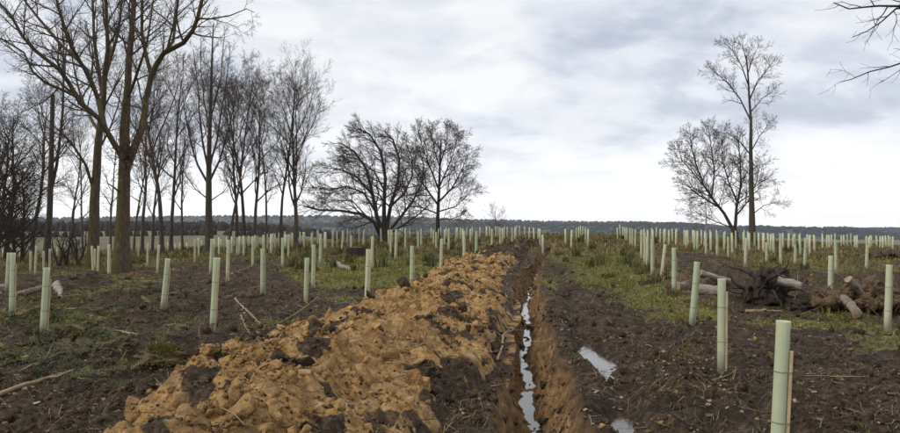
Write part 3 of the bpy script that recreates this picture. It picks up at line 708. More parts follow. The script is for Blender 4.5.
# the two thick mossy trees at left
traced_tree('mossy_tree', 'thickest bare mossy tree at left, forked trunk with orange brown foot', 32,
 [(122,272),(122,240),(123,205),(124,178),(124.5,155),(124.5,130),(126,100,-.3)], (.37, .17),
 [([(126,104,-.3),(127,85,-.4),(128,60,-.5),(131,30,-.4),(134,-10,0),(136,-60,.3)], .165, .07, 1.8),
  ([(125,172,0),(133,150,0),(141,128,.3),(146,100,.6),(151,74,.8)], .20, .12, .5),
  ([(151,76,.8),(146,58,1),(142,40,1.1),(141,15,1.5),(144,-30,1.6)], .10, .05, 1.4),
  ([(151,76,.8),(163,52,.5),(183,42,0),(192,30,-.2),(197,17,-.4),(203,-10,-.5),(208,-50,-.5)], .14, .06, 1.1),
  ([(165,51,.5),(172,40,.9),(174,22,1.2),(179,-12,1.5),(180,-50,1.5)], .075, .04, 1.2),
  ([(197,18,-.4),(212,18,-.9),(230,15,-1.2),(246,8,-1.4),(254,12,-1.5)], .045, .012, .8),
  ([(124,160,0),(112,141,-.5),(100,120,-1.0),(80,102,-1.5),(68,82,-1.8),(58,69,-2),(35,51,-2.2),(20,35,-2.4),(10,15,-2.5),(-6,-2,-2.6),(-30,-25,-2.6)], .14, .03, 1.4),
  ([(77,97,-1.6),(62,90,-2),(45,82,-2.2),(32,72,-2.4),(22,52,-2.6),(0,38,-2.8),(-25,30,-3)], .075, .025, 1.2),
  ([(104,127,-.9),(98,100,-.2),(86,72,.5),(75,58,.8),(60,45,1),(48,30,1.2),(25,3,1.4),(12,-20,1.5)], .12, .04, 1.1),
  ([(98,100,-.2),(84,70,-.8),(70,45,-1.2),(62,22,-1.4),(53,-8,-1.6),(48,-40,-1.6)], .10, .04, 1.2),
  ([(126,100,-.3),(138,70,-1.2),(146,40,-1.8),(152,0,-2)], .08, .03, 1.2),
  ([(122,195,0),(114,188,-.5),(108,184,-.8),(105,174,-1)], .05, .015, .8)],
 dict(kidlen=1.25, maxlen=4.0, trop=(0, 0, .4), ang={1: 48, 2: 45, 3: 42}), 3, 'bark_moss')
def leaves_on(u0, v0, Y, n, su, sv, parent_label):
    par = [o for o in bpy.data.objects if o.get('label') == parent_label][0]; off = np.array(par.location); P = np.array([PT(random.gauss(u0, su), random.gauss(v0, sv), Y+random.gauss(0, .7)) for _ in range(n)])-off
    tw = []
    for k in range(0, n, 6): q = P[k]; tw.append(([np.array(PT(124, v0+8, Y))-off, q*.5+(np.array(PT(124, v0, Y))-off)*.5+rng.normal(0, .1, 3), q], [.014, .009, .005]))
    link('leafy_twigs', tube_mesh('leafy_twigs', tw, 3), M['twig'], par)['kind'] = 'stuff'
    R3 = rotm(n); q = np.array([[-1, -.5, 0], [0, -.6, .15], [1, 0, 0], [0, .6, .15]]); s_ = rng.uniform(.03, .055, n)
    V = (np.einsum('nij,kj->nki', R3, q)*s_[:, None, None]+P[:, None]).reshape(-1, 3); c = np.array([.26, .105, .040])*rng.uniform(.5, 1.3, n)[:, None]
    o = link('dead_leaves', make_mesh('dead_leaves', V, np.arange(n*4).reshape(n, 4), False, {'zone': np.repeat(np.concatenate([c, np.ones((n, 1))], 1), 4, 0)}), M['litter'], par); o['kind'] = 'stuff'
leaves_on(130, 152, 31.6, 620, 13, 17, 'thickest bare mossy tree at left, forked trunk with orange brown foot')
traced_tree('mossy_tree', 'slimmer bare mossy tree just left of the thickest forked one', 36,
 [(93,268),(94,220),(96,170),(99,130),(103,100),(104,75)], (.30, .12),
 [([(103,102),(98,75,.3),(94,45,.6),(92,15,.8),(90,-30,1)], .12, .04, 1.3),
  ([(104,76),(107,50,-.4),(106,20,-.6),(103,-30,-.8)], .13, .05, 1.3),
  ([(104,78),(112,52,.4),(119,20,.8),(122,-25,1)], .10, .04, 1.3),
  ([(93,188),(85,165,-.6),(70,142,-1.2),(52,124,-1.6),(40,113,-1.8)], .085, .02, 1.1),
  ([(97,152),(110,127,.5),(118,105,1),(122,80,1.2)], .07, .02, 1.2),
  ([(99,132),(86,110,1),(78,88,1.6),(72,60,2),(70,30,2.2)], .09, .025, 1.2),
  ([(102,110),(112,92,-1.2),(124,70,-2)], .06, .02, 1.2)],
 dict(kidlen=1.25, maxlen=4.0, trop=(0, 0, .6)), 4, 'bark_moss')
traced_tree('bare_tree', 'bare pole trunk with a broken top and one thin side stem at left', 42,
 [(47,260),(50,200),(51,150),(52,94)], (.19, .11),
 [([(50,196),(57,165,.3),(61,125,.5),(63,80,.6),(62,40,.8),(60,5,1)], .11, .025, 1.2),
  ([(51,150),(43,132,.5),(38,115,.8),(36,100,1)], .05, .015, 1.5), ([(51,165),(66,145,-.5),(72,120,-1)], .05, .015, 1.5)],
 dict(kidlen=1.0, maxlen=3.5), 5)
# thicket along the left edge
TK = dict(n={1: 8, 2: 7, 3: 6}, trop=(0, 0, .3), el=48, ang={1: 50, 2: 48, 3: 45})
thl = ['dark twiggy tree filling the left edge, nearest of the thicket', 'dark twiggy tree in the left thicket, rear one against the sky', 'dark low twiggy tree in the left thicket beside the slim shelter']
generic_tree('thicket_tree', thl[0], -8, 36, 130, 42, TK, 21, .15, .08, 20, bm='thicket', tm='thicket', stems=2, grp='trees of the left thicket')
generic_tree('thicket_tree', thl[1], 6, 46, 105, 34, TK, 22, .15, .10, 18, bm='thicket', tm='thicket', stems=2, grp='trees of the left thicket')
generic_tree('thicket_tree', thl[2], 22, 43, 165, 30, TK, 23, .11, .05, 20, bm='thicket', tm='thicket', stems=2, grp='trees of the left thicket')
generic_tree('bare_tree', 'bare tree with a rounded twiggy crown rising behind the left thicket', 33, 52, 88, 34, dict(el=50), 24, .17, .42, 13)
# slender stems between
generic_tree('slender_tree', 'slender bare tree close behind the thick forked trunk, right of it', 142, 50, 92, 22, dict(el=60), 31, .13, .35, 10, lean=.02)
generic_tree('slender_tree', 'thin bare tree with a dark nest, second right of the forked trunk', 152, 54, 120, 18, dict(el=58), 32, .11, .3, 9, lean=.03)
generic_tree('slender_tree', 'slender bare tree, left stem of the close pair under the arching limb', 162, 50, 58, 26, dict(el=64), 33, .17, .33, 12, lean=.04)
generic_tree('slender_tree', 'slender bare tree, right stem of the close pair under the arching limb', 171, 53, 66, 28, dict(el=60), 34, .15, .3, 12, lean=.06)
traced_tree('tall_tree', 'tall upright bare tree with steep branches standing alone against pale sky', 48,
 [(210,252),(209,215),(209,180),(209,150),(210,110),(211,75),(212,40),(213,22)], (.26, .03),
 [([(209,186),(198,165,.6),(190,140,1),(184,110,1.3),(181,85,1.4)], .09, .02, 1.2), ([(209,182),(219,160,-.6),(226,138,-1),(232,112,-1.2),(238,85,-1.3)], .09, .02, 1.2),
  ([(209,176),(203,145,-.8),(199,110,-1.2),(196,75,-1.5),(193,50,-1.6)], .09, .018, 1.2), ([(209,170),(216,140,.8),(222,105,1.2),(227,70,1.4),(230,45,1.5)], .09, .018, 1.2),
  ([(210,130),(204,100,.8),(201,70,1.2),(200,38,1.4)], .06, .015, 1.2), ([(210,120),(218,90,-.8),(222,60,-1),(224,32,-1.2)], .06, .015, 1.2),
  ([(209,200),(196,190,.4),(186,176,.8),(178,160,1)], .05, .012, 1.2), ([(209,202),(224,192,.4),(234,176,.8)], .045, .012, 1.2)],
 dict(kidlen=1.0, maxlen=3.8, trunkkids=14, tklen=4.5, tk0=.4, ang={1: 34, 2: 38, 3: 38}, trop=(0, 0, .8)), 35)
generic_tree('slender_tree', 'thin bare tree leaning right, just right of the tall upright one', 228, 50, 60, 18, dict(el=62), 36, .10, .35, 9, lean=.12)
generic_tree('slender_tree', 'slender bare tree, left one of the dense clump of three', 237, 54, 92, 26, dict(el=58), 37, .13, .3, 12, lean=.05)
generic_tree('slender_tree', 'slender bare tree, middle and tallest of the dense clump of three', 245, 56, 80, 30, dict(el=60), 38, .15, .32, 13)
generic_tree('slender_tree', 'slender bare tree, right one of the dense clump of three', 253, 55, 86, 26, dict(el=60), 39, .14, .3, 12, lean=.06)
generic_tree('slender_tree', 'thin straight bare tree standing left of the broad vase shaped one', 282, 56, 92, 18, dict(el=62), 40, .13, .35, 10)
generic_tree('bare_tree', 'broad vase shaped bare tree left of the windswept tree', 296, 54, 80, 36, dict(el=60, trop=(0, 0, .7)), 41, .17, .24, 16)
SL = dict(n={1: 8, 2: 7, 3: 6}, el=60)
for k, (u, Y, vt, lab) in enumerate(((72, 58, 128, 'thin bare tree in the gap between pole trunk and mossy trees'), (83, 66, 118, 'thin far bare tree close left of the slimmer mossy trunk'), (110, 62, 122, 'thin far bare tree showing between the two mossy trunks'),
    (134, 66, 112, 'thin far bare tree close right of the thick forked trunk'), (183, 60, 118, 'thin bare tree midway between close pair and tall upright tree'), (266, 62, 104, 'thin bare tree between the dense clump and the thin straight one'))):
    generic_tree('slender_tree', lab, u, Y, vt, 17, SL, 60+k, .11, .3, 9, lean=random.uniform(-.03, .05))
# windswept tree and its neighbour
WS = dict(trop=(-.85, 0, .12), tw={1: .12, 2: .14, 3: .16, 4: .16}, kidlen=1.35, maxlen=4.0, ang={1: 48, 2: 46, 3: 42}, wander=.14, n={1: 11, 2: 10, 3: 8}, minr=.010, dm=2.1)
traced_tree('windswept_tree', 'wide windswept bare tree with several stems and a long low left limb', 62,
 [(384,246),(384,238),(385,229)], (.50, .42),
 [([(383,234),(377,215,-.3),(372,192,-.6),(366,170,-.8),(354,152,-1),(340,143,-1.2)], .22, .05, 1.3),
  ([(384,232),(384,205,.5),(385,178,.8),(380,152,1),(370,134,1.2),(358,128,1.3)], .22, .05, 1.4),
  ([(386,232),(391,205,0),(398,182,0),(399,158,0),(393,140,-.2),(384,131,-.4)], .20, .05, 1.4),
  ([(381,236),(374,222,-.8),(362,214,-1.5),(340,211,-2.2),(318,210,-2.8),(303,206,-3)], .20, .05, 1.0),
  ([(377,214,-.3),(364,193,.6),(347,187,1),(328,190,1.3),(312,187,1.5)], .11, .03, 1.4),
  ([(373,196,-.6),(358,178,-1.4),(342,170,-1.8),(324,168,-2)], .10, .03, 1.4),
  ([(388,233),(399,219,.5),(412,203,.9),(421,185,1.2),(424,165,1.3),(419,150,1.4)], .15, .04, 1.3),
  ([(391,206),(404,194,-1),(412,176,-1.5),(412,158,-1.8),(406,145,-2)], .11, .03, 1.3),
  ([(389,234),(402,226,-1.2),(418,216,-2),(430,204,-2.5)], .11, .03, 1.2),
  ([(384,190,.6),(374,172,1.6),(360,160,2.2),(344,156,2.6)], .09, .025, 1.4),
  ([(368,218,-1.1),(352,200,-1.8),(336,201,-2.2),(320,198,-2.5)], .07, .02, 1.3)],
 WS, 51, tm='twig')
traced_tree('bare_tree', 'round crowned bare tree on a straight trunk right of the windswept tree', 64,
 [(438,246),(438,215),(439,190),(440,165),(441,140)], (.22, .06),
 [([(438,205),(425,188,.6),(414,170,1),(406,150,1.2)], .10, .02, 1.7), ([(438,203),(452,188,-.6),(462,170,-1),(469,152,-1.1)], .10, .02, 1.7),
  ([(439,190),(429,165,-.9),(422,145,-1.3),(418,130,-1.5)], .09, .02, 1.7), ([(439,188),(450,163,.9),(456,145,1.2),(459,132,1.3)], .09, .02, 1.7),
  ([(440,168),(434,148,.8),(431,128,1)], .07, .02, 1.7), ([(440,165),(446,145,-.8),(448,128,-1)], .07, .02, 1.7),
  ([(438,214),(422,208,-.8),(408,196,-1.2),(402,182,-1.4)], .07, .015, 1.6), ([(438,212),(456,206,.8),(466,197,1.2),(474,188,1.3)], .07, .015, 1.6),
  ([(438,220),(452,219,-1),(466,214,-1.6)], .05, .012, 1.5)],
 dict(kidlen=1.3, maxlen=3.6, trunkkids=6, tklen=4.5, tk0=.5, trop=(0, 0, .25), wander=.15, dm=2.5, minr=.011), 52)
generic_tree('distant_tree', 'tiny faraway bare tree on the skyline right of the round crowned tree', 497, 150, 208, 12, dict(n={1: 7, 2: 6, 3: 4}, minr=.012), 53, .2, .2, 10)
# right hand pair
traced_tree('tall_tree', 'tall slim bare tree at right with a high fan of branches', 60,
 [(752,250),(752,210),(751,165),(751,120),(749,80),(747,55)], (.27, .05),
 [([(751,120),(740,98,.5),(728,82,.8),(716,72,1),(709,66,1.1)], .075, .015, 1.1), ([(750,100),(758,82,-.5),(768,70,-.8),(775,60,-.9)], .07, .015, 1.1),
  ([(749,85),(742,65,-.7),(733,50,-1),(726,43,-1.2)], .06, .012, 1.2), ([(748,75),(754,56,.7),(760,44,1)], .055, .012, 1.2), ([(747,60),(744,48,.3),(743,37,.5)], .04, .01, 1.3),
  ([(751,155),(740,142,-.6),(728,133,-1),(716,132,-1.2)], .06, .012, 1.0), ([(751,152),(760,136,.6),(766,128,.9),(769,120,1)], .055, .012, 1.0),
  ([(751,112),(764,98,.8),(773,92,1.1)], .05, .012, 1.1), ([(751,190),(762,182,-.6),(770,178,-.9),(778,186,-1)], .045, .01, 1.1),
  ([(752,215),(764,206,.5),(774,202,.8),(782,204,1)], .045, .01, 1.1), ([(751,176),(742,166,.9),(735,160,1.2)], .04, .01, 1.1)],
 dict(kidlen=1.1, maxlen=3.4, trunkkids=10, tklen=3.4, tk0=.3, trop=(0, 0, .35), wander=.14, dm=2.6, minr=.008), 54)
traced_tree('forked_tree', 'low spreading forked bare tree leaning left beside the tall slim one', 63,
 [(736,247),(735,238),(734,230)], (.30, .26),
 [([(734,232),(724,214,.4),(714,200,.6),(704,184,.8),(697,166,1),(692,148,1.1),(690,130,1.2)], .16, .025, 1.3), ([(735,231),(737,208,-.4),(741,185,-.6),(741,160,-.8),(738,138,-1)], .16, .025, 1.3),
  ([(720,208),(706,200,-.7),(694,192,-1.1),(682,180,-1.4)], .09, .02, 1.4), ([(712,196),(715,172,.9),(712,148,1.3),(708,125,1.5)], .09, .02, 1.4),
  ([(738,204),(728,182,.8),(723,160,1.2),(722,135,1.4)], .09, .02, 1.4), ([(736,216),(748,200,.9),(757,182,1.3),(761,160,1.5)], .08, .02, 1.3),
  ([(704,186),(692,172,-.8),(682,160,-1.2),(678,145,-1.4)], .06, .015, 1.4), ([(732,228),(716,222,1),(700,215,1.5),(688,206,1.8)], .06, .015, 1.2)],
 dict(kidlen=1.3, maxlen=3.6, trop=(-.15, 0, .35), wander=.15, dm=2.7, minr=.011), 55)
traced_tree('dead_stem', 'thin pale dead stem standing left of the forked tree', 50, [(706,246),(706,220),(705.5,198)], (.06, .03),
 [([(705.8,206),(704.5,196,.1),(704,190,.2)], .02, .008, .5)], dict(kidlen=.3, maxlen=1.0), 56, 'birch', 'birch')
# overhanging tree whose trunk stands right of the view
traced_tree('overhanging_tree', 'bare branches of a near tree reaching in at the top right corner', 9,
 [(1075,420),(1070,300),(1066,180),(1060,60),(1052,-60),(1045,-160),(1042,-230)], (.16, .07),
 [([(1057,20),(1010,2,-.3),(960,0,-.5),(915,6,-.6),(880,5,-.7),(850,8,-.8),(835,2,-.8)], .045, .006, 1.6),
  ([(915,6,-.6),(897,8,-.6),(882,22,-.6),(868,30,-.6),(853,37,-.6)], .014, .004, 3.0),
  ([(1062,95),(1010,72,.2),(960,58,.2),(910,60,.1),(890,66,.1),(870,72,.1),(852,79,.1),(840,82,.1)], .035, .004, 2.0),
  ([(1052,-60),(1000,-70,.3),(940,-55,.5),(890,-30,.6),(860,-18,.6)], .04, .006, 1.6),
  ([(1050,-90),(1090,-160,.5),(1120,-240,.8)], .05, .01, 1.6), ([(1045,-150),(1000,-240,-.4),(970,-320,-.6)], .05, .01, 1.6),
  ([(1060,60),(1110,0,.6),(1160,-60,1)], .05, .01, 1.6)],
 dict(kidlen=.95, maxlen=1.6, minr=.0026, dm=2.4, n={1: 6, 2: 6, 3: 4}, trop=(0, 0, .05), wander=.16, ang={1: 50, 2: 48, 3: 45}), 57, 'bark')

# ------------------------------------------------------------------ far land: hills, woods, hedges
def ridge(name, R, prof, depth, low):
    us = np.arange(-700, 1601, 12.0); top = np.interp(us, [p[0] for p in prof], [p[1] for p in prof]); V = []; n = len(us)
    rows = [(-depth, 0), (-depth*.6, .35), (-depth*.25, .8), (0, 1), (depth*.5, .8), (depth, 0)]
    for dr, k in rows:
        for u, v in zip(us, top):
            a = math.atan((u-CX)/F); r = R+dr; zt = EYE+(VH-v)/F*R*math.cos(a)-6; z = low+(zt-low)*k+(perlin(np.array([u*.03]), np.array([dr*.01]))[0]*1.5)
            V.append((r*math.sin(a), r*math.cos(a), z))
    Q = [(i*n+j, i*n+j+1, (i+1)*n+j+1, (i+1)*n+j) for i in range(len(rows)-1) for j in range(n-1)]
    V = np.array(V); tag(link(name, make_mesh(name, V, np.array(Q)), M['hill']), kind='structure')
    return us, top, R, depth, low
def crown_tpl(seed, cone):
    r = random.Random(seed); k = 5; V = []; T = []
    rings = [(.9, .1), (.75, .55), (.3, .9)] if cone else [(.9, .15), (.95, .6), (.5, .93)]
    for rr, z in rings:
        for j in range(k): a = (j+.5*r.random())*2*math.pi/k; V.append((rr*math.cos(a)*r.uniform(.75, 1.1), rr*math.sin(a)*r.uniform(.75, 1.1), z*2+r.uniform(-.08, .08)))
    V.append((0, 0, 2.15 if cone else 2.02)); m = len(rings)
    for i in range(m-1):
        for j in range(k): a, b, c, d = i*k+j, i*k+(j+1) % k, (i+1)*k+(j+1) % k, (i+1)*k+j; T += [(a, b, c), (a, c, d)]
    for j in range(k): T.append(((m-1)*k+j, (m-1)*k+(j+1) % k, m*k))
    return np.array(V), np.array(T)
CR = [crown_tpl(s, s % 2) for s in range(6)]
def wood_mesh(name, P, s, hgt):
    Vs = []; Ts = []; o = 0; pick = rng.integers(0, len(CR), len(P))
    for k, (V, T) in enumerate(CR):
        I = np.where(pick == k)[0]
        if not len(I): continue
        a = rng.uniform(0, 6.28, len(I)); c, s_ = np.cos(a)[:, None], np.sin(a)[:, None]
        x = (V[None, :, 0]*c-V[None, :, 1]*s_)*s[I, None]; y = (V[None, :, 0]*s_+V[None, :, 1]*c)*s[I, None]; z = V[None, :, 2]*.5*hgt[I, None]
        v = np.stack([x, y, z], -1)+P[I, None, :]; Vs.append(v.reshape(-1, 3)); Ts.append((T[None]+np.arange(len(I))[:, None, None]*len(V)).reshape(-1, 3)+o); o += len(I)*len(V)
    return make_mesh(name, np.vstack(Vs), np.vstack(Ts), True)
def wood_on(name, rd, n, lab):
    us, top, R, depth, low = rd; u = rng.uniform(-350, 1250, n); dr = -depth*rng.random(n)**1.6*.8; k = np.interp(dr, [-depth, -depth*.6, -depth*.25, 0], [0, .35, .8, 1])
    a = np.arctan((u-CX)/F); zt = EYE+(VH-np.interp(u, us, top))/F*R*np.cos(a)-6; z = low+(zt-low)*k
    P = np.stack([(R+dr)*np.sin(a), (R+dr)*np.cos(a), z-2], -1); h = rng.uniform(7, 8.6, n)*(1+.6*fbm(u, u*0, .013, 3)); s = rng.uniform(5, 10, n)
    tag(link(name, wood_mesh(name, P, s, h), M['wood']), lab, 'woodland', kind='stuff')
hb = ridge('hill', 2900, [(-700,218),(0,218),(140,216),(230,215),(330,215),(420,216),(470,219),(560,220.5),(620,221),(680,222),(720,225),(800,227),(1600,228)], 500, -32)
wood_on('far_woodland', hb, 4200, 'blue grey wooded ridge furthest away along the left and middle skyline')
hf = ridge('hill', 1900, [(-700,223),(0,222.5),(150,222),(300,222),(420,222),(500,221.5),(600,222.5),(640,221.5),(690,222),(700,227),(740,227),(752,225.5),(800,226),(850,227),(875,229),(886,232),(1000,233),(1600,232)], 350, -34)
wood_on('dark_woodland', hf, 4600, 'dark wooded ridge along the skyline in front of the blue grey one')
# hedge and scrub beyond the left field
def hedge(name, pts, lab, n, hgt, w):
    a = np.array(pts, float); t = rng.random(n)*(len(a)-1); i = np.minimum(t.astype(int), len(a)-2); f = (t-i)[:, None]; p = a[i]*(1-f)+a[i+1]*f
    X = p[:, 0]+rng.normal(0, w, n); Y = p[:, 1]+rng.normal(0, w, n); Z = base_z(X, Y)-.3
    h = rng.uniform(.5, 1.1, n)*hgt; tag(link(name, wood_mesh(name, np.stack([X, Y, Z], -1), h*rng.uniform(.35, .6, n), h), M['hedge']), lab, 'hedge', kind='stuff')
hedge('field_hedge', [(-420, 330), (-250, 400), (-120, 440), (20, 430), (90, 400)], 'dark scrubby hedge across the far side of the straw coloured field', 2000, 6, 5)
hedge('scrub_belt', [(-200, 170), (-120, 230), (-60, 260)], 'dark scrub in the straw field behind the left thicket', 160, 3.0, 4)

# ------------------------------------------------------------------ wood on the ground
def log_thing(name, label, p0, p1, r0, r1, bm='log', cm='cut', cat='log', seed=0, sink=.25, sides=12, knots=0):
    rd = random.Random(seed); p0 = Vector(p0); p1 = Vector(p1); mid = (p0+p1)/2; n = 10
    root = empty(name, (mid.x, mid.y, min(p0.z, p1.z)-r0*.5)); off = root.location; d = (p1-p0).normalized(); u = d.orthogonal().normalized(); w = d.cross(u); V = []; Q = []
    L = (p1-p0).length
    for i in range(n+1):
        t = i/n; c = p0+(p1-p0)*t+u*rd.gauss(0, L*.008)+w*rd.gauss(0, L*.008); r = r0+(r1-r0)*t
        for j in range(sides):
            a = j*2*math.pi/sides; k = r*(1+.10*math.sin(3*a+seed+2*t)+rd.uniform(-.06, .06)); V.append(tuple(c+u*math.cos(a)*k+w*math.sin(a)*k-off))
    for i in range(n):
        for j in range(sides): Q.append((i*sides+j, i*sides+(j+1) % sides, (i+1)*sides+(j+1) % sides, (i+1)*sides+j))
    link('bark', make_mesh('bark', np.array(V), np.array(Q)), M[bm], root)
    for e, s in ((0, -1), (n, 1)):
        ring = [Vector(V[e*sides+j]) for j in range(sides)]; c = sum(ring, Vector())/sides+d*s*.012
        VV = [tuple(q+d*s*.002) for q in ring]+[tuple(c)]; T = [(j, (j+1) % sides, sides) if s > 0 else ((j+1) % sides, j, sides) for j in range(sides)]
        link('cut_face', make_mesh('cut_face', np.array(VV), np.array(T), False), M[cm], root)
    tag(root, label, cat); return root
def ground_log(name, label, a, b, r0, r1, **kw):
    A = gpix(*a); B = gpix(*b); A.z += r0*.55+kw.pop('za', 0); B.z += r1*.55+kw.pop('zb', 0); return log_thing(name, label, A, B, r0, r1, **kw)
ground_log('log', 'grey bleached log, upper one of the pile behind the right leaning shelter', (700,284), (729,287), .10, .08, za=.22, zb=.10, bm='bleach', seed=1)
ground_log('log', 'short fat grey log, lower one in the pile left of the black stump', (693,294), (722,295), .14, .11, bm='bleach', seed=2, za=.05)
ground_log('log', 'dark rough log at the left of the grey log pile', (676,290), (697,287), .13, .11, bm='log', seed=3)
ground_log('log', 'pale cut log lying on grass pointing at the right root mound', (839,306), (857,319), .075, .09, seed=4, za=.20, zb=.05)
ground_log('log', 'pale log propped on the brown root mound', (848,312), (862,312), .08, .07, seed=5, za=.62, zb=.30)
ground_log('branch', 'flat brown broken branch on the grass below the black stump', (746,312), (782,312), .035, .02, seed=6, bm='stick', cat='branch')
ground_log('log', 'short pale log in the left field below the black cut stump', (336,264), (350,271), .10, .06, seed=7, bm='bleach')
ground_log('log', 'reddish brown fallen stem lying left of the staked shelter in brash', (16,297), (46,288), .08, .06, seed=8, bm='log')
ground_log('log', 'broken pale wood right behind the staked shelter in green brash', (56,292), (64,301), .10, .03, seed=9, bm='bleach', za=.15)
ground_log('log', 'pale wood stub at the far left edge of the brash', (-4,288), (5,287), .07, .06, seed=10, bm='bleach')
def stick(label, pts, r, seed, name='stick', m='stick', side=1):
    P = []
    for q in pts:
        g = gpix(q[0], q[1]); g.z += r*.8+(q[2] if len(q) > 2 else 0); P.append(np.array(g))
    base = P[0].copy(); base[2] -= r
    root = empty(name, base); Q = resample(P, .08); rd = random.Random(seed); Q = Q+np.array([[rd.gauss(0, .006)]*3 for _ in Q]); n = len(Q)
    main = (Q-base, [r*(1-.55*i/(n-1)) for i in range(n)]); link('stem', tube_mesh('stem', [main], 7), M[m], root); tw = []
    for k in range(side):
        i = rd.randint(n//4, n-2); d = Vector((rd.gauss(0, 1), rd.gauss(0, 1), abs(rd.gauss(.3, .4)))).normalized()*rd.uniform(.1, .3); p = Q[i]-base
        tw.append(([p, p+np.array(d)*.5, p+np.array(d)+np.array([0, 0, .03])], [r*.45, r*.35, r*.2]))
    for q in tw: link('side_twig', tube_mesh('side_twig', [q], 5), M[m], root)
    tag(root, label, 'stick')
stick('long pale dry stick lying on dark soil at bottom left', [(-12,402),(20,389),(45,381),(73,374)], .026, 1, side=1)
stick('grey stick slanting down right from the large shelter at the spoil bank', [(235,305,.12),(250,316,.03),(262,326),(273,336)], .02, 2)
stick('bare stick slanting up right beneath the shelter by the crossed sticks', [(276,326),(290,320,.03),(304,313,.08),(318,305,.16)], .02, 3)
stick('short grey stick leaning left of the crossed sticks', [(241,322,.10),(246,330,.02),(250,334)], .013, 4, side=0)
stick('upright grey stick poking out of the mossy hump', [(152,372),(155,364,.06),(158,357,.2)], .014, 5, side=0)
stick('grey stick on dark mud behind the large shelter', [(229,274),(242,271),(256,266,.04)], .02, 6)
stick('pale twig lying on soil at the foot of the tan clods', [(118,424),(132,429),(142,434)], .012, 7, side=0)
stick('dry branch lying across the brash in the left field', [(65,311),(85,309),(112,309)], .018, 8, side=2)
stick('pale stick lying on bare soil below the right leaning left shelter', [(110,331),(122,333),(140,336)], .018, 9)
stick('thin grey branch lying in dark brash left of the mossy hump', [(20,372),(55,358),(88,350)], .012, 10, side=3)
stick('grey root hanging over the left lip of the trench', [(497,362),(502,352,.06),(505,344,.15),(521,340,.18)], .018, 11, side=2)
# forked dead twig at right
b0 = gpix(793, 305); fk = empty('forked_twig', b0); Yk = b0.y
def rel(*pp): return [np.array(PT(u, v, Yk+dy)-b0) for u, v, dy in pp]
link('stem', tube_mesh('stem', [(resample(rel((793,306,0),(795,296,0),(797,284,.05),(798,270,.1)), .06), None)][0:0] or [(lambda p: (p, [.018*(1-.7*i/(len(p)-1)) for i in range(len(p))]))(resample(rel((793,306,0),(795,296,0),(797,284,.05),(798,270,.1)), .06))], 6), M['bleach'], fk)
for q in (((795,294,0),(801,286,.1),(805,280,.2)), ((797,286,.05),(792,277,0),(790,270,-.1))):
    link('branch', tube_mesh('branch', [(lambda p: (p, [.011*(1-.7*i/(len(p)-1)) for i in range(len(p))]))(resample(rel(*q), .06))], 5), M['bleach'], fk)
tag(fk, 'forked pale dead twig standing right of the bleached wood', 'twig')

def lump(name, label, cat, u, v, rx, ry, rz, m, seed, amp=.25, roots=0, rm='root', rl=.6, part='soil_ball', lift=.15, sub=5, tilt=0.0, up=0.0):
    c = gpix(u, v); bm = bmesh.new(); bmesh.ops.create_icosphere(bm, subdivisions=sub, radius=1); V = np.array([q.co[:] for q in bm.verts]); T = np.array([[q.index for q in f.verts] for f in bm.faces]); bm.free()
    d = 1+amp*(fbm(V[:, 0]+seed*3.1+V[:, 2]*.7, V[:, 1]+V[:, 2]*1.3, 1.3, 4)*1.6)+amp*.8*np.abs(fbm(V[:, 0]*2+seed, V[:, 2]*2+V[:, 1], 2.5, 4))+amp*.5*np.abs(fbm(V[:, 1]*3+V[:, 2]*4+seed, V[:, 0]*4-V[:, 2]*2, 3.5, 3))
    V = V*d[:, None]*np.array([rx, ry, rz]); V[:, 2] = np.where(V[:, 2] < 0, V[:, 2]*.5, V[:, 2]); V[:, 0] += V[:, 2]*tilt
    root = empty(name, (c.x, c.y, c.z)); link(part, make_mesh(part, V+np.array([0, 0, lift*rz]), T), M[m], root)
    rd = random.Random(seed)
    for k in range(roots):
        a = rd.uniform(0, 6.28); e = rd.uniform(.05, 1.25); dd = Vector((math.cos(a)*math.cos(e), math.sin(a)*math.cos(e)*.7, math.sin(e)+up)); p = np.array([dd.x*rx*.75, dd.y*ry*.75, dd.z*rz*.75+lift*rz]); pts = [p]; dv = dd.normalized(); L = rl*rd.uniform(.5, 1.2)
        for s in range(6):
            dv = (dv+Vector((rd.gauss(0, .28), rd.gauss(0, .28), rd.gauss(-.10, .25)))).normalized(); pts.append(pts[-1]+np.array(dv)*L/6)
        r = rd.uniform(.018, .05)*rl/.6; link('root', tube_mesh('root', [(np.array(pts), [r*(1-.8*i/6) for i in range(7)])], 6), M[rm], root)
    tag(root, label, cat); return root
lump('uprooted_stump', 'black uprooted stump lying in the middle of the right slash', 'stump', 764, 301, .40, .32, .56, 'black', 2, .30, 20, 'black', .85, 'stump_wood', .1, tilt=.25)
ground_log('log', 'bleached broken log resting against the black uprooted stump', (778,307), (801,306), .12, .09, bm='bleach', seed=12, za=.50, zb=.36)
lump('stump', 'small black stump end lying right of the uprooted stump', 'stump', 804, 311, .26, .2, .17, 'black', 7, .35, 6, 'black', .4, 'stump_wood', .3)
ICO = None
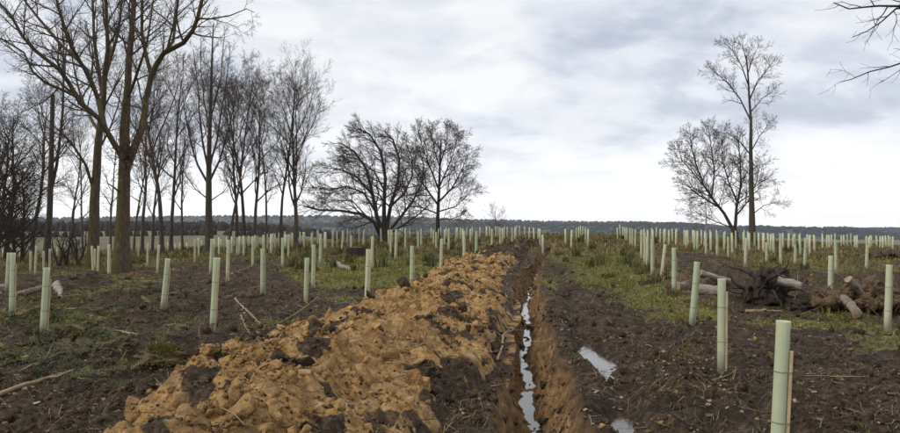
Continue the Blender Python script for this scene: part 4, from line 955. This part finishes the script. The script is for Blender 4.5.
def chunk_heap(name, label, cat, u, v, rx, ry, rz, n, roots, seed, m='rootsoil', rl=.5):
    """ragged heap: a low core, lumps of soil and many roots, each a part"""
    global ICO
    c = gpix(u, v); rd = random.Random(seed); root = empty(name, c)
    if ICO is None:
        ICO = []
        for k in range(5):
            bm = bmesh.new(); bmesh.ops.create_icosphere(bm, subdivisions=3, radius=1); V = np.array([q.co[:] for q in bm.verts]); T = np.array([[q.index for q in f.verts] for f in bm.faces]); bm.free()
            d = 1+.55*fbm(V[:, 0]+k*3.7+V[:, 2], V[:, 1]-V[:, 2]*.8+k, 1.1, 4)+.35*np.abs(fbm(V[:, 2]*1.5+k, V[:, 0]-V[:, 1], 2.6, 3)); ICO.append(make_mesh('soil_lump', V*d[:, None], T, k % 2 == 0)); ICO[-1].materials.append(M['rootsoil'])
    for k in range(n):
        a = rd.uniform(0, 6.28); q = math.sqrt(rd.random())*.95; x, y = q*rx*math.cos(a), q*ry*math.sin(a); s_ = rd.uniform(.06, .19)*(1.2-.5*q)
        z = max(0, (1-q*q))*rz*rd.uniform(.25, .95); o = link('soil_lump', ICO[k % 5], None, root, (x, y, z)); o.scale = (s_*rd.uniform(.9, 1.6), s_, s_*rd.uniform(.7, 1.2)); o.rotation_euler = [rd.uniform(0, 6.28) for _ in range(3)]
    for k in range(roots):
        a = rd.uniform(0, 6.28); q = rd.random(); p = np.array([q*rx*math.cos(a), q*ry*math.sin(a)-.05, (1-q*q)*rz*rd.uniform(.5, 1.0)]); pts = [p]; dv = Vector((rd.gauss(0, .8), rd.gauss(-.3, .5), rd.gauss(.1, .5))).normalized(); L = rl*rd.uniform(.4, 1.3)
        for st_ in range(6):
            dv = (dv+Vector((rd.gauss(0, .3), rd.gauss(0, .3), rd.gauss(-.12, .25)))).normalized(); pts.append(pts[-1]+np.array(dv)*L/6)
        r = rd.uniform(.008, .028); link('root', tube_mesh('root', [(np.array(pts), [r*(1-.8*i/6) for i in range(7)])], 5), M['root'], root)
    tag(root, label, cat)
chunk_heap('root_mound', 'brown mound of roots and soil at the right edge of view', 'root plate', 868, 307, 1.15, .5, .46, 70, 90, 9)
chunk_heap('root_mound', 'low tangle of brown roots between black stump and root mound', 'root plate', 823, 303, .55, .35, .20, 24, 44, 11)
chunk_heap('root_mound', 'dark root tangle behind the grey log pile', 'root plate', 690, 288, .7, .35, .26, 20, 34, 13)
chunk_heap('soil_heap', 'rusty brown soil heap on the far right slope', 'soil heap', 884, 258, 1.2, .9, .65, 34, 12, 12)
hump = lump('mossy_hump', 'green mossy stump hump left of the tan clods', 'mossy stump', 163, 361, .30, .22, .12, 'rootsoil', 14, .3, 6, 'root', .3, 'stump_wood', .2, 4)
def moss_on(hump):
    n = 5200; c = hump.location; x = rng.normal(0, .26, n); y = rng.normal(0, .20, n); q = np.clip(1-(x/.30)**2-(y/.22)**2, 0, 1); z = np.maximum(ground_z(x+c.x, y+c.y)-c.z, np.sqrt(q)*.175+.012*(q > 0))-.003
    keep = rng.random(n) < np.clip(.75+1.2*fbm(x, y, 4, 2), 0, 1)*np.exp(-((x/.42)**4)-((y/.36)**4)); P = np.stack([x, y, z], -1)[keep]; m = len(P); a = rng.uniform(0, 6.28, m); w = rng.uniform(.006, .013, m)
    sd_ = np.stack([np.cos(a), np.sin(a), a*0], -1)*w[:, None]; tip = P+np.stack([rng.normal(0, .018, m), rng.normal(0, .018, m), rng.uniform(.012, .045, m)], -1)
    V = np.stack([P-sd_, P+sd_, tip], 1).reshape(-1, 3); col = np.where((rng.random(m) < .75)[:, None], np.array([.115, .125, .018]), np.array([.20, .15, .045]))*rng.uniform(.4, 1.3, m)[:, None]
    o = link('moss_cushion', make_mesh('moss_cushion', V, np.arange(m*3).reshape(m, 3), True, {'zone': np.repeat(np.concatenate([col, np.ones((m, 1))], 1), 3, 0)}), M['blade'], hump); o['kind'] = 'stuff'
moss_on(hump)
# black cut stump in the left field
bs = gpix(356, 257); r_ = empty('cut_stump', bs); bmx = bmesh.new(); bmesh.ops.create_cone(bmx, cap_ends=False, segments=18, radius1=.50, radius2=.42, depth=.5)
for v in bmx.verts: v.co = v.co*(1+.05*math.sin(v.co.x*21)); v.co.z += .2
mm = bpy.data.meshes.new('bark'); bmx.to_mesh(mm); bmx.free(); link('bark', mm, M['black'], r_)
tp = [(.42*math.cos(a*math.pi/9)*(1+.05*math.sin(.42*math.cos(a*math.pi/9)*21)), .42*math.sin(a*math.pi/9), .446) for a in range(18)]
link('cut_face', make_mesh('cut_face', np.array(tp+[(0, 0, .455)]), np.array([(a, (a+1) % 18, 18) for a in range(18)])), M['root'], r_)
tag(r_, 'black cut stump standing in the grass of the left field', 'stump')
# dark multi stem bush between left trunks
Tb = Tree(91, {**DEF, 'n': {1: 6, 2: 5, 3: 4}, 'maxl': 3, 'minr': .012}); bb = gpix(68, 266); lp = []
for k in range(9):
    a = k*.7; own = []; Tb.grow((bb.x+.5*math.cos(a*3), bb.y+.4*math.sin(a*3), bb.z-.1), (math.cos(a)*.35, math.sin(a)*.3, 1), random.uniform(1.5, 2.4), .07, 1, own); lp += own
finish_tree('coppice_bush', 'dark many stemmed bush between the pole trunk and the mossy trees', 'bush', tuple(bb), lp[:1], lp[1:], Tb, M['thicket'], M['thicket'])

# ------------------------------------------------------------------ ground cover
def blades(name, P, hgt, wid, col, kind_lab, bend=.5, lean=None):
    n = len(P); a = rng.uniform(0, 6.28, n); b = rng.uniform(0, 6.28, n); la = rng.normal(0, .75, n) if lean is None else lean
    side = np.stack([np.cos(a), np.sin(a), a*0], -1)*wid[:, None]*.5; ld = np.stack([np.cos(b), np.sin(b), b*0], -1)
    up = np.array([0, 0, 1.]); h = hgt[:, None]
    m = P+up*h*.55+ld*(np.abs(la)*hgt*.35)[:, None]; t = P+up*h*(1-.28*np.abs(la)[:, None]*bend)+ld*(np.abs(la)*hgt*1.1)[:, None]
    V = np.stack([P-side, P+side, m+side*.7, m-side*.7, t], 1).reshape(-1, 3); o = np.arange(n)[:, None]*5
    T = np.stack([o+[0, 1, 2], o+[0, 2, 3], o+[3, 2, 4]], 1).reshape(-1, 3)
    C = np.repeat(np.concatenate([col, np.ones((n, 1))], 1), 5, 0)
    ob = link(name, make_mesh(name, V, T, True, {'zone': C}), M['blade']); tag(ob, kind_lab, 'grass', kind='stuff'); return ob
def cover():
    # tufts: centre points by density, many blades each
    n = 46000; r = np.exp(rng.uniform(np.log(5.5), np.log(95), n)); a = rng.uniform(-.66, .66, n); X = r*np.sin(a); Y = r*np.cos(a)
    g, clay, rough, ff = zones(X, Y); patch = fbm(X, Y, .8, 3)
    keep = rng.random(n) < np.clip(g*1.1+.5*patch-.18, 0, 1)*(.35+.65*sstep(7, 16, r)); X, Y, g, rough, r = X[keep], Y[keep], g[keep], rough[keep], r[keep]
    k = 7; sp = .05+.006*r
    hb_ = rng.uniform(.03, .10, len(X))*(1+1.5*rough)*(1+.8*(rng.random(len(X)) < .12)); tint = rng.random(len(X)); dryp = np.clip(.35+.35*rough+.6*fbm(X, Y, .35, 3), 0, 1)
    X = (X[:, None]+rng.normal(0, 1, (len(X), k))*sp[:, None]).ravel(); Y = (Y[:, None]+rng.normal(0, 1, (len(Y), k))*sp[:, None]).ravel()
    R2 = np.repeat(r, k); H = np.repeat(hb_, k)*rng.uniform(.6, 1.4, len(X)); dr = np.repeat(dryp, k)+rng.normal(0, .25, len(X)); tn = np.repeat(tint, k)
    g2, cl2, ro2, _ = zones(X, Y); ok = (cl2 < .2) & (bank_h(X, Y) < .05); X, Y, R2, H, dr, tn, ro2 = X[ok], Y[ok], R2[ok], H[ok], dr[ok], tn[ok], ro2[ok]
    Z = ground_z(X, Y)-.01
    gc = np.array([.135, .138, .024])[None]*(.6+.9*tn)[:, None]; dc = np.array([.33, .25, .095])[None]*(.5+.8*tn)[:, None]; br = np.array([.080, .046, .020])[None]*(.6+.9*tn)[:, None]
    col = np.where((dr > .62)[:, None], dc, gc); col = np.where(((rng.random(len(X)) < .35*ro2))[:, None], br, col)
    blades('rough_grass', np.stack([X, Y, Z], -1), H, .006+.0011*R2, col, 'rough green and straw grass growing over the planted ground'); print('grass blades', len(X))
    near_p = [(x, y) for x, y in placed if 5 < y < 34]; k4 = 34
    X = np.repeat([p_[0] for p_ in near_p], k4)+rng.normal(0, .10, len(near_p)*k4); Y = np.repeat([p_[1] for p_ in near_p], k4)+rng.normal(0, .10, len(near_p)*k4); ok = np.hypot(X-np.repeat([p_[0] for p_ in near_p], k4), Y-np.repeat([p_[1] for p_ in near_p], k4)) > .06
    wet = np.repeat(rng.random(len(near_p)), k4); ok &= rng.random(len(X)) < .25+.75*wet; X, Y, wet = X[ok], Y[ok], wet[ok]
    c4 = np.where((rng.random(len(X)) < .5)[:, None], np.array([.30, .23, .095]), np.array([.10, .11, .022]))*rng.uniform(.5, 1.2, len(X))[:, None]
    blades('foot_grass', np.stack([X, Y, ground_z(X, Y)-.01], -1), rng.uniform(.04, .16, len(X))*(.6+wet), .005+.0008*Y, c4, 'short grass gathered round the feet of the nearer tree shelters')
    # rush tufts
    tl = [(656,285,.42),(662,283,.36),(640,280,.3),(650,290,.3),(672,302,.25),(560,262,.3),(566,268,.25),(340,257,.45),(335,259,.35),(610,282,.2),(625,262,.3),(690,256,.35)]
    for k2 in range(420):
        rr = math.exp(random.uniform(math.log(24), math.log(90))); aa = random.uniform(-.62, .62); x, y = rr*math.sin(aa), rr*math.cos(aa); gg = zones(np.array([x]), np.array([y]))[0][0]
        if random.random() < gg-.25 and bank_h(np.array([x]), np.array([y]))[0] < .03: u, v = pix(np.array([x]), np.array([y])); tl.append((float(u[0]), float(v[0]), random.uniform(.3, .6)))
    Ps = []; Hs = []; Ws = []; Cs = []
    for u, v, h in tl:
        Y0 = EYE*F/(v-VH); X0 = (u-CX)/F*Y0; m = 46; pr = .10+.25*h; x = X0+rng.normal(0, pr*.55, m); y = Y0+rng.normal(0, pr*.55, m); z = ground_z(x, y)-.01
        Ps.append(np.stack([x, y, z], -1)); Hs.append(h*rng.uniform(.5, 1.15, m)); Ws.append(np.full(m, .007+.0007*Y0)); c = np.array([.042, .058, .014]) if random.random() < .6 else np.array([.13, .10, .040]); Cs.append(c[None]*rng.uniform(.6, 1.5, m)[:, None])
    blades('rush_tufts', np.vstack(Ps), np.concatenate(Hs), np.concatenate(Ws), np.vstack(Cs), 'dark green rush tufts scattered through the rough grass', .4, rng.normal(0, .38, 46*len(tl)))
    # dead bracken and bramble stalks, brown, mid field at right and round the stumps
    n = 9000; uu = rng.uniform(560, 960, n); vv = rng.uniform(243, 300, n); k3 = rng.random(n) < np.clip(.5+fbm(uu, vv*3, .02, 3)*1.4, 0, 1)*(.15+.85*sstep(690, 740, uu)); uu, vv = uu[k3], vv[k3]
    Y = EYE*F/(vv-VH); X = (uu-CX)/F*Y; ok = (trench(X, Y)[0] < .02) & (np.abs(X-trx(Y)-1.2) > .8); X, Y = X[ok], Y[ok]
    c = np.array([.095, .058, .027])[None]*rng.uniform(.4, 1.9, len(X))[:, None]
    blades('dead_stalks', np.stack([X, Y, ground_z(X, Y)-.01], -1), rng.uniform(.1, .5, len(X)), .005+.0004*Y, c, 'brown dead stalks and bracken standing over the right field', .6, rng.normal(0, .7, len(X)))
cover()
def soil_clods():
    n = 36000; r = np.exp(rng.uniform(np.log(4.8), np.log(38), n)); a = rng.uniform(-.64, .64, n); X = r*np.sin(a); Y = r*np.cos(a)
    g, clay, rough, ff = zones(X, Y); pt = fbm(X, Y, .9, 3); keep = (rng.random(n) < np.clip((1-g)*(.45+1.2*pt), .04, 1)) & (clay < .3) & (bank_h(X, Y) < .04)
    for x0, y0, rx, ry, _ in PUD[:2]: keep &= ((X-x0)/(rx*1.6))**2+((Y-y0)/(ry*1.4))**2 > 1
    X, Y, r = X[keep], Y[keep], r[keep]; s = np.clip(.012*np.exp(rng.exponential(.55, len(X))), .01, .075)*(1+.012*r); P = np.stack([X, Y, ground_z(X, Y)+s*.2], -1)
    s_ok = 1; tan = rng.random(len(X)) < .03+.22*np.exp(-((X-trx(Y)-1)/.7)**2)*sstep(14, 8, Y)
    tag(link('soil_clods', scatter_mesh('soil_clods', CLS, P[~tan], s[~tan]), M['dark']), 'dark crumbs of soil strewn over the bare ground', 'soil', kind='stuff')
    tag(link('clay_crumbs', scatter_mesh('clay_crumbs', CLS, P[tan], s[tan]*.6), M['tan']), 'tan crumbs of clay strewn over the dark soil', 'soil', kind='stuff'); print('clods', len(X))
soil_clods()
def wall_crumbs():
    n = 5200; Y = np.exp(rng.uniform(np.log(4.5), np.log(45), n)); X = trx(Y)+rng.uniform(-.42, .46, n); d, cl = trench(X, Y); ok = (cl > .5) & (rng.random(n) < np.clip(.35+1.4*fbm(X, Y, 1.5, 2), .05, 1)); X, Y = X[ok], Y[ok]
    s_ = np.clip(.010*np.exp(rng.exponential(.6, len(X))), .008, .07)*(1+.01*Y); P = np.stack([X, Y, ground_z(X, Y)+s_*.15], -1); k = rng.random(len(X)) < .45
    tag(link('wall_crumbs', scatter_mesh('wall_crumbs', CLS, P[k], s_[k]), M['clay']), 'rusty clay crumbs clinging to the trench walls', 'soil', kind='stuff')
    tag(link('fallen_soil', scatter_mesh('fallen_soil', CLS, P[~k], s_[~k]), M['dark']), 'dark crumbs of topsoil fallen into the trench', 'soil', kind='stuff')
wall_crumbs()
def litter():
    n = 9000; r = np.exp(rng.uniform(np.log(4.8), np.log(42), n)); a = rng.uniform(-.64, .64, n); X = r*np.sin(a); Y = r*np.cos(a)
    g, clay, rough, ff = zones(X, Y); u, v = pix(X, Y); dens = .28+.7*(blobs(u, v, [(60,340,170,70,1),(240,300,90,30,.7),(780,305,140,18,1),(480,350,45,80,.5)]))
    keep = (rng.random(n) < dens) & (clay < .3); X, Y = X[keep], Y[keep]; m = len(X); onb = bank_h(X, Y) > .05
    Z = np.where(onb, bank_surface(X, Y), ground_z(X, Y))+.012; az = rng.uniform(0, 6.28, m); L = rng.gamma(2.0, .07, m)+.04; ti = rng.normal(.05, .18, m)
    d = np.stack([np.cos(az)*L, np.sin(az)*L, ti*L], -1); p = np.stack([X, Y, Z], -1); rr = rng.uniform(.0022, .007, m)*(1+Y*.012)
    mid = p+d*.5+np.stack([rng.normal(0, .08, m)*L, rng.normal(0, .08, m)*L, rng.normal(.02, .05, m)*L], -1)
    V, Q = tubes([((p[i], mid[i], p[i]+d[i]), (rr[i], rr[i]*.85, rr[i]*.5)) for i in range(m)], 3)
    c = np.where((rng.random(m) < .35)[:, None], np.array([.26, .20, .13]), np.array([.075, .05, .032]))*rng.uniform(.6, 1.3, m)[:, None]
    C = np.repeat(np.concatenate([c, np.ones((m, 1))], 1), 9, 0)
    tag(link('twig_litter', make_mesh('twig_litter', V, Q, True, {'zone': C}), M['litter']), 'small broken twigs littering the bare soil and brash', 'twigs', kind='stuff')
    # wood chips and orange brown leaves
    n = 5200; uu = np.concatenate([rng.normal(128, 12, 900), rng.uniform(-20, 920, n-900)]); vv = np.concatenate([rng.normal(270, 4, 900), 252+180*rng.random(n-900)**1.5])
    Y = EYE*F/(vv-VH); X = (uu-CX)/F*Y; g, clay, _, _ = zones(X, Y); ok = (clay < .2) & (Y < 45) & (bank_h(X, Y) < .05); X, Y, uu = X[ok], Y[ok], uu[ok]; m = len(X); near_t = (np.arange(n)[ok] < 900)
    P = np.stack([X, Y, ground_z(X, Y)+.015], -1); R3 = rotm(m); s = rng.uniform(.012, .035, m)*(1+Y*.012); q = np.array([[-1, -.6, 0], [1, -.7, .1], [.8, .7, -.1], [-.9, .6, .15]])
    R3[:, 2, :] *= .45
    V = (np.einsum('nij,kj->nki', R3, q)*s[:, None, None]+P[:, None]).reshape(-1, 3); Q = np.arange(m*4).reshape(m, 4)
    c = np.where(near_t[:, None], np.array([.34, .155, .065]), np.where((rng.random(m) < .5)[:, None], np.array([.17, .10, .05]), np.array([.30, .24, .16])))*rng.uniform(.5, 1.2, m)[:, None]
    C = np.repeat(np.concatenate([c, np.ones((m, 1))], 1), 4, 0)
    tag(link('wood_chips', make_mesh('wood_chips', V, Q, False, {'zone': C}), M['litter']), 'orange brown leaves and pale wood chips strewn on the ground', 'chips', kind='stuff')
litter()
def fibres():
    n = 60000; r = np.exp(rng.uniform(np.log(4.8), np.log(40), n)); a = rng.uniform(-.64, .64, n); X = r*np.sin(a); Y = r*np.cos(a)
    g, clay, _, _ = zones(X, Y); pt = fbm(X+60, Y, .7, 3); keep = (rng.random(n) < np.clip(.42+1.1*pt, .06, 1)) & (clay < .4) & (bank_h(X, Y) < .05)
    for x0, y0, rx, ry, _ in PUD[:2]: keep &= ((X-x0)/(rx*1.6))**2+((Y-y0)/(ry*1.4))**2 > 1
    X, Y, g = X[keep], Y[keep], g[keep]; m = len(X); az = rng.normal(0, 1.1, m)+1.2*fbm(X, Y, .5, 2)*3; L = rng.gamma(2.2, .05, m)+.03; w = rng.uniform(.0012, .0034, m)*(1+Y*.035)
    d = np.stack([np.cos(az), np.sin(az), az*0], -1); sd_ = np.stack([-np.sin(az), np.cos(az), az*0], -1)*w[:, None]; c = np.stack([X, Y, ground_z(X, Y)+.008], -1)
    e = c+d*L[:, None]; e[:, 2] = ground_z(e[:, 0], e[:, 1])+.008+rng.exponential(.018, m); mid = (c+e)/2+sd_*rng.normal(0, 3, m)[:, None]; mid[:, 2] += rng.exponential(.015, m)
    V = np.stack([c-sd_, c+sd_, mid-sd_, mid+sd_, e-sd_*.4, e+sd_*.4], 1).reshape(-1, 3); o = np.arange(m)[:, None]*6; Q = np.stack([o+[0, 1, 3, 2], o+[2, 3, 5, 4]], 1).reshape(-1, 4)
    k = rng.random(m); col = np.where((k < .28)[:, None], np.array([.25, .18, .09]), np.where((k < .8)[:, None], np.array([.10, .064, .034]), np.array([.085, .080, .022])))*rng.uniform(.5, 1.3, m)[:, None]
    C = np.repeat(np.concatenate([col, np.ones((m, 1))], 1), 6, 0)
    tag(link('dead_grass', make_mesh('dead_grass', V, Q, True, {'zone': C}), M['litter']), 'flattened dead grass and root fibres lying on the churned soil', 'dead grass', kind='stuff')
fibres()
def brash():
    # conifer brash: flat sprays with side shoots of needles
    zs = [(60,320,80,30,1),(150,300,60,18,.9),(70,355,80,22,.8),(100,283,60,10,.9),(270,328,22,7,.6),(25,300,40,30,.7),(165,285,40,8,.7)]
    n = 9500; uu = rng.uniform(-60, 300, n); vv = rng.uniform(272, 395, n); keep = rng.random(n) < blobs(uu, vv, zs)*.62; uu, vv = uu[keep], vv[keep]; Y = EYE*F/(vv-VH); X = (uu-CX)/F*Y
    V = []; T = []; C = []; o = 0; z0 = ground_z(X, Y)
    for i in range(len(X)):
        L = random.uniform(.14, .42); az = random.uniform(0, 6.28); ti = random.gauss(.1, .2); d = np.array([math.cos(az), math.sin(az), ti]); s = np.array([-math.sin(az), math.cos(az), random.gauss(0, .25)]); p = np.array([X[i], Y[i], z0[i]+random.uniform(.01, .12)])
        g = random.uniform(.5, 1.5); c = (np.array([.034, .044, .012]) if random.random() < .62 else np.array([.12, .088, .034]))*g; k = 9
        pts = []; tr = []
        for j in range(k):
            t = (j+.5)/k; b = p+d*L*t-np.array([0, 0, .25*L*t*t]); w = L*.34*(1-t*.8)
            for sg in (-1, 1):
                e = b+(s*sg*.8+d*.7)*w+np.array([0, 0, random.gauss(-.01, .02)]); q = d*L*.045; m0 = len(pts); pts += [b-q*.6, b+q, e]; tr.append((m0+o, m0+1+o, m0+2+o))
        V += pts; T += tr; C += [np.append(c*random.uniform(.8, 1.2), 1)]*len(pts); o += len(pts)
    tag(link('conifer_brash', make_mesh('conifer_brash', np.array(V), np.array(T), False, {'zone': np.array(C)}), M['litter']), 'dark green felled conifer sprays covering the ground at left', 'brash', kind='stuff')
brash()

# ------------------------------------------------------------------ haze over the far land
bmh = bmesh.new(); bmesh.ops.create_cube(bmh, size=1); mh = bpy.data.meshes.new('haze'); bmh.to_mesh(mh); bmh.free()
ho = link('haze', mh); ho.scale = (8600, 8600, 85); ho.location = (0, 0, -40+42.5); hm = bpy.data.materials.new('haze_air'); hm.use_nodes = True; t = hm.node_tree; t.nodes.clear()
pv = nd(t, 'ShaderNodeVolumePrincipled', {'Color': (.93, .965, 1.0, 1), 'Density': .00010, 'Anisotropy': .2}); ou = nd(t, 'ShaderNodeOutputMaterial'); t.links.new(pv.outputs[0], ou.inputs['Volume']); mh.materials.append(hm); tag(ho, kind='stuff')
SC.cycles.volume_bounces = 0
tot = sum(len(o.data.loop_triangles) if o.data.loop_triangles else sum(len(p.vertices)-2 for p in o.data.polygons) for o in bpy.data.objects if o.type == 'MESH' and o.data.users == 1)
print('triangles (unshared)', tot)
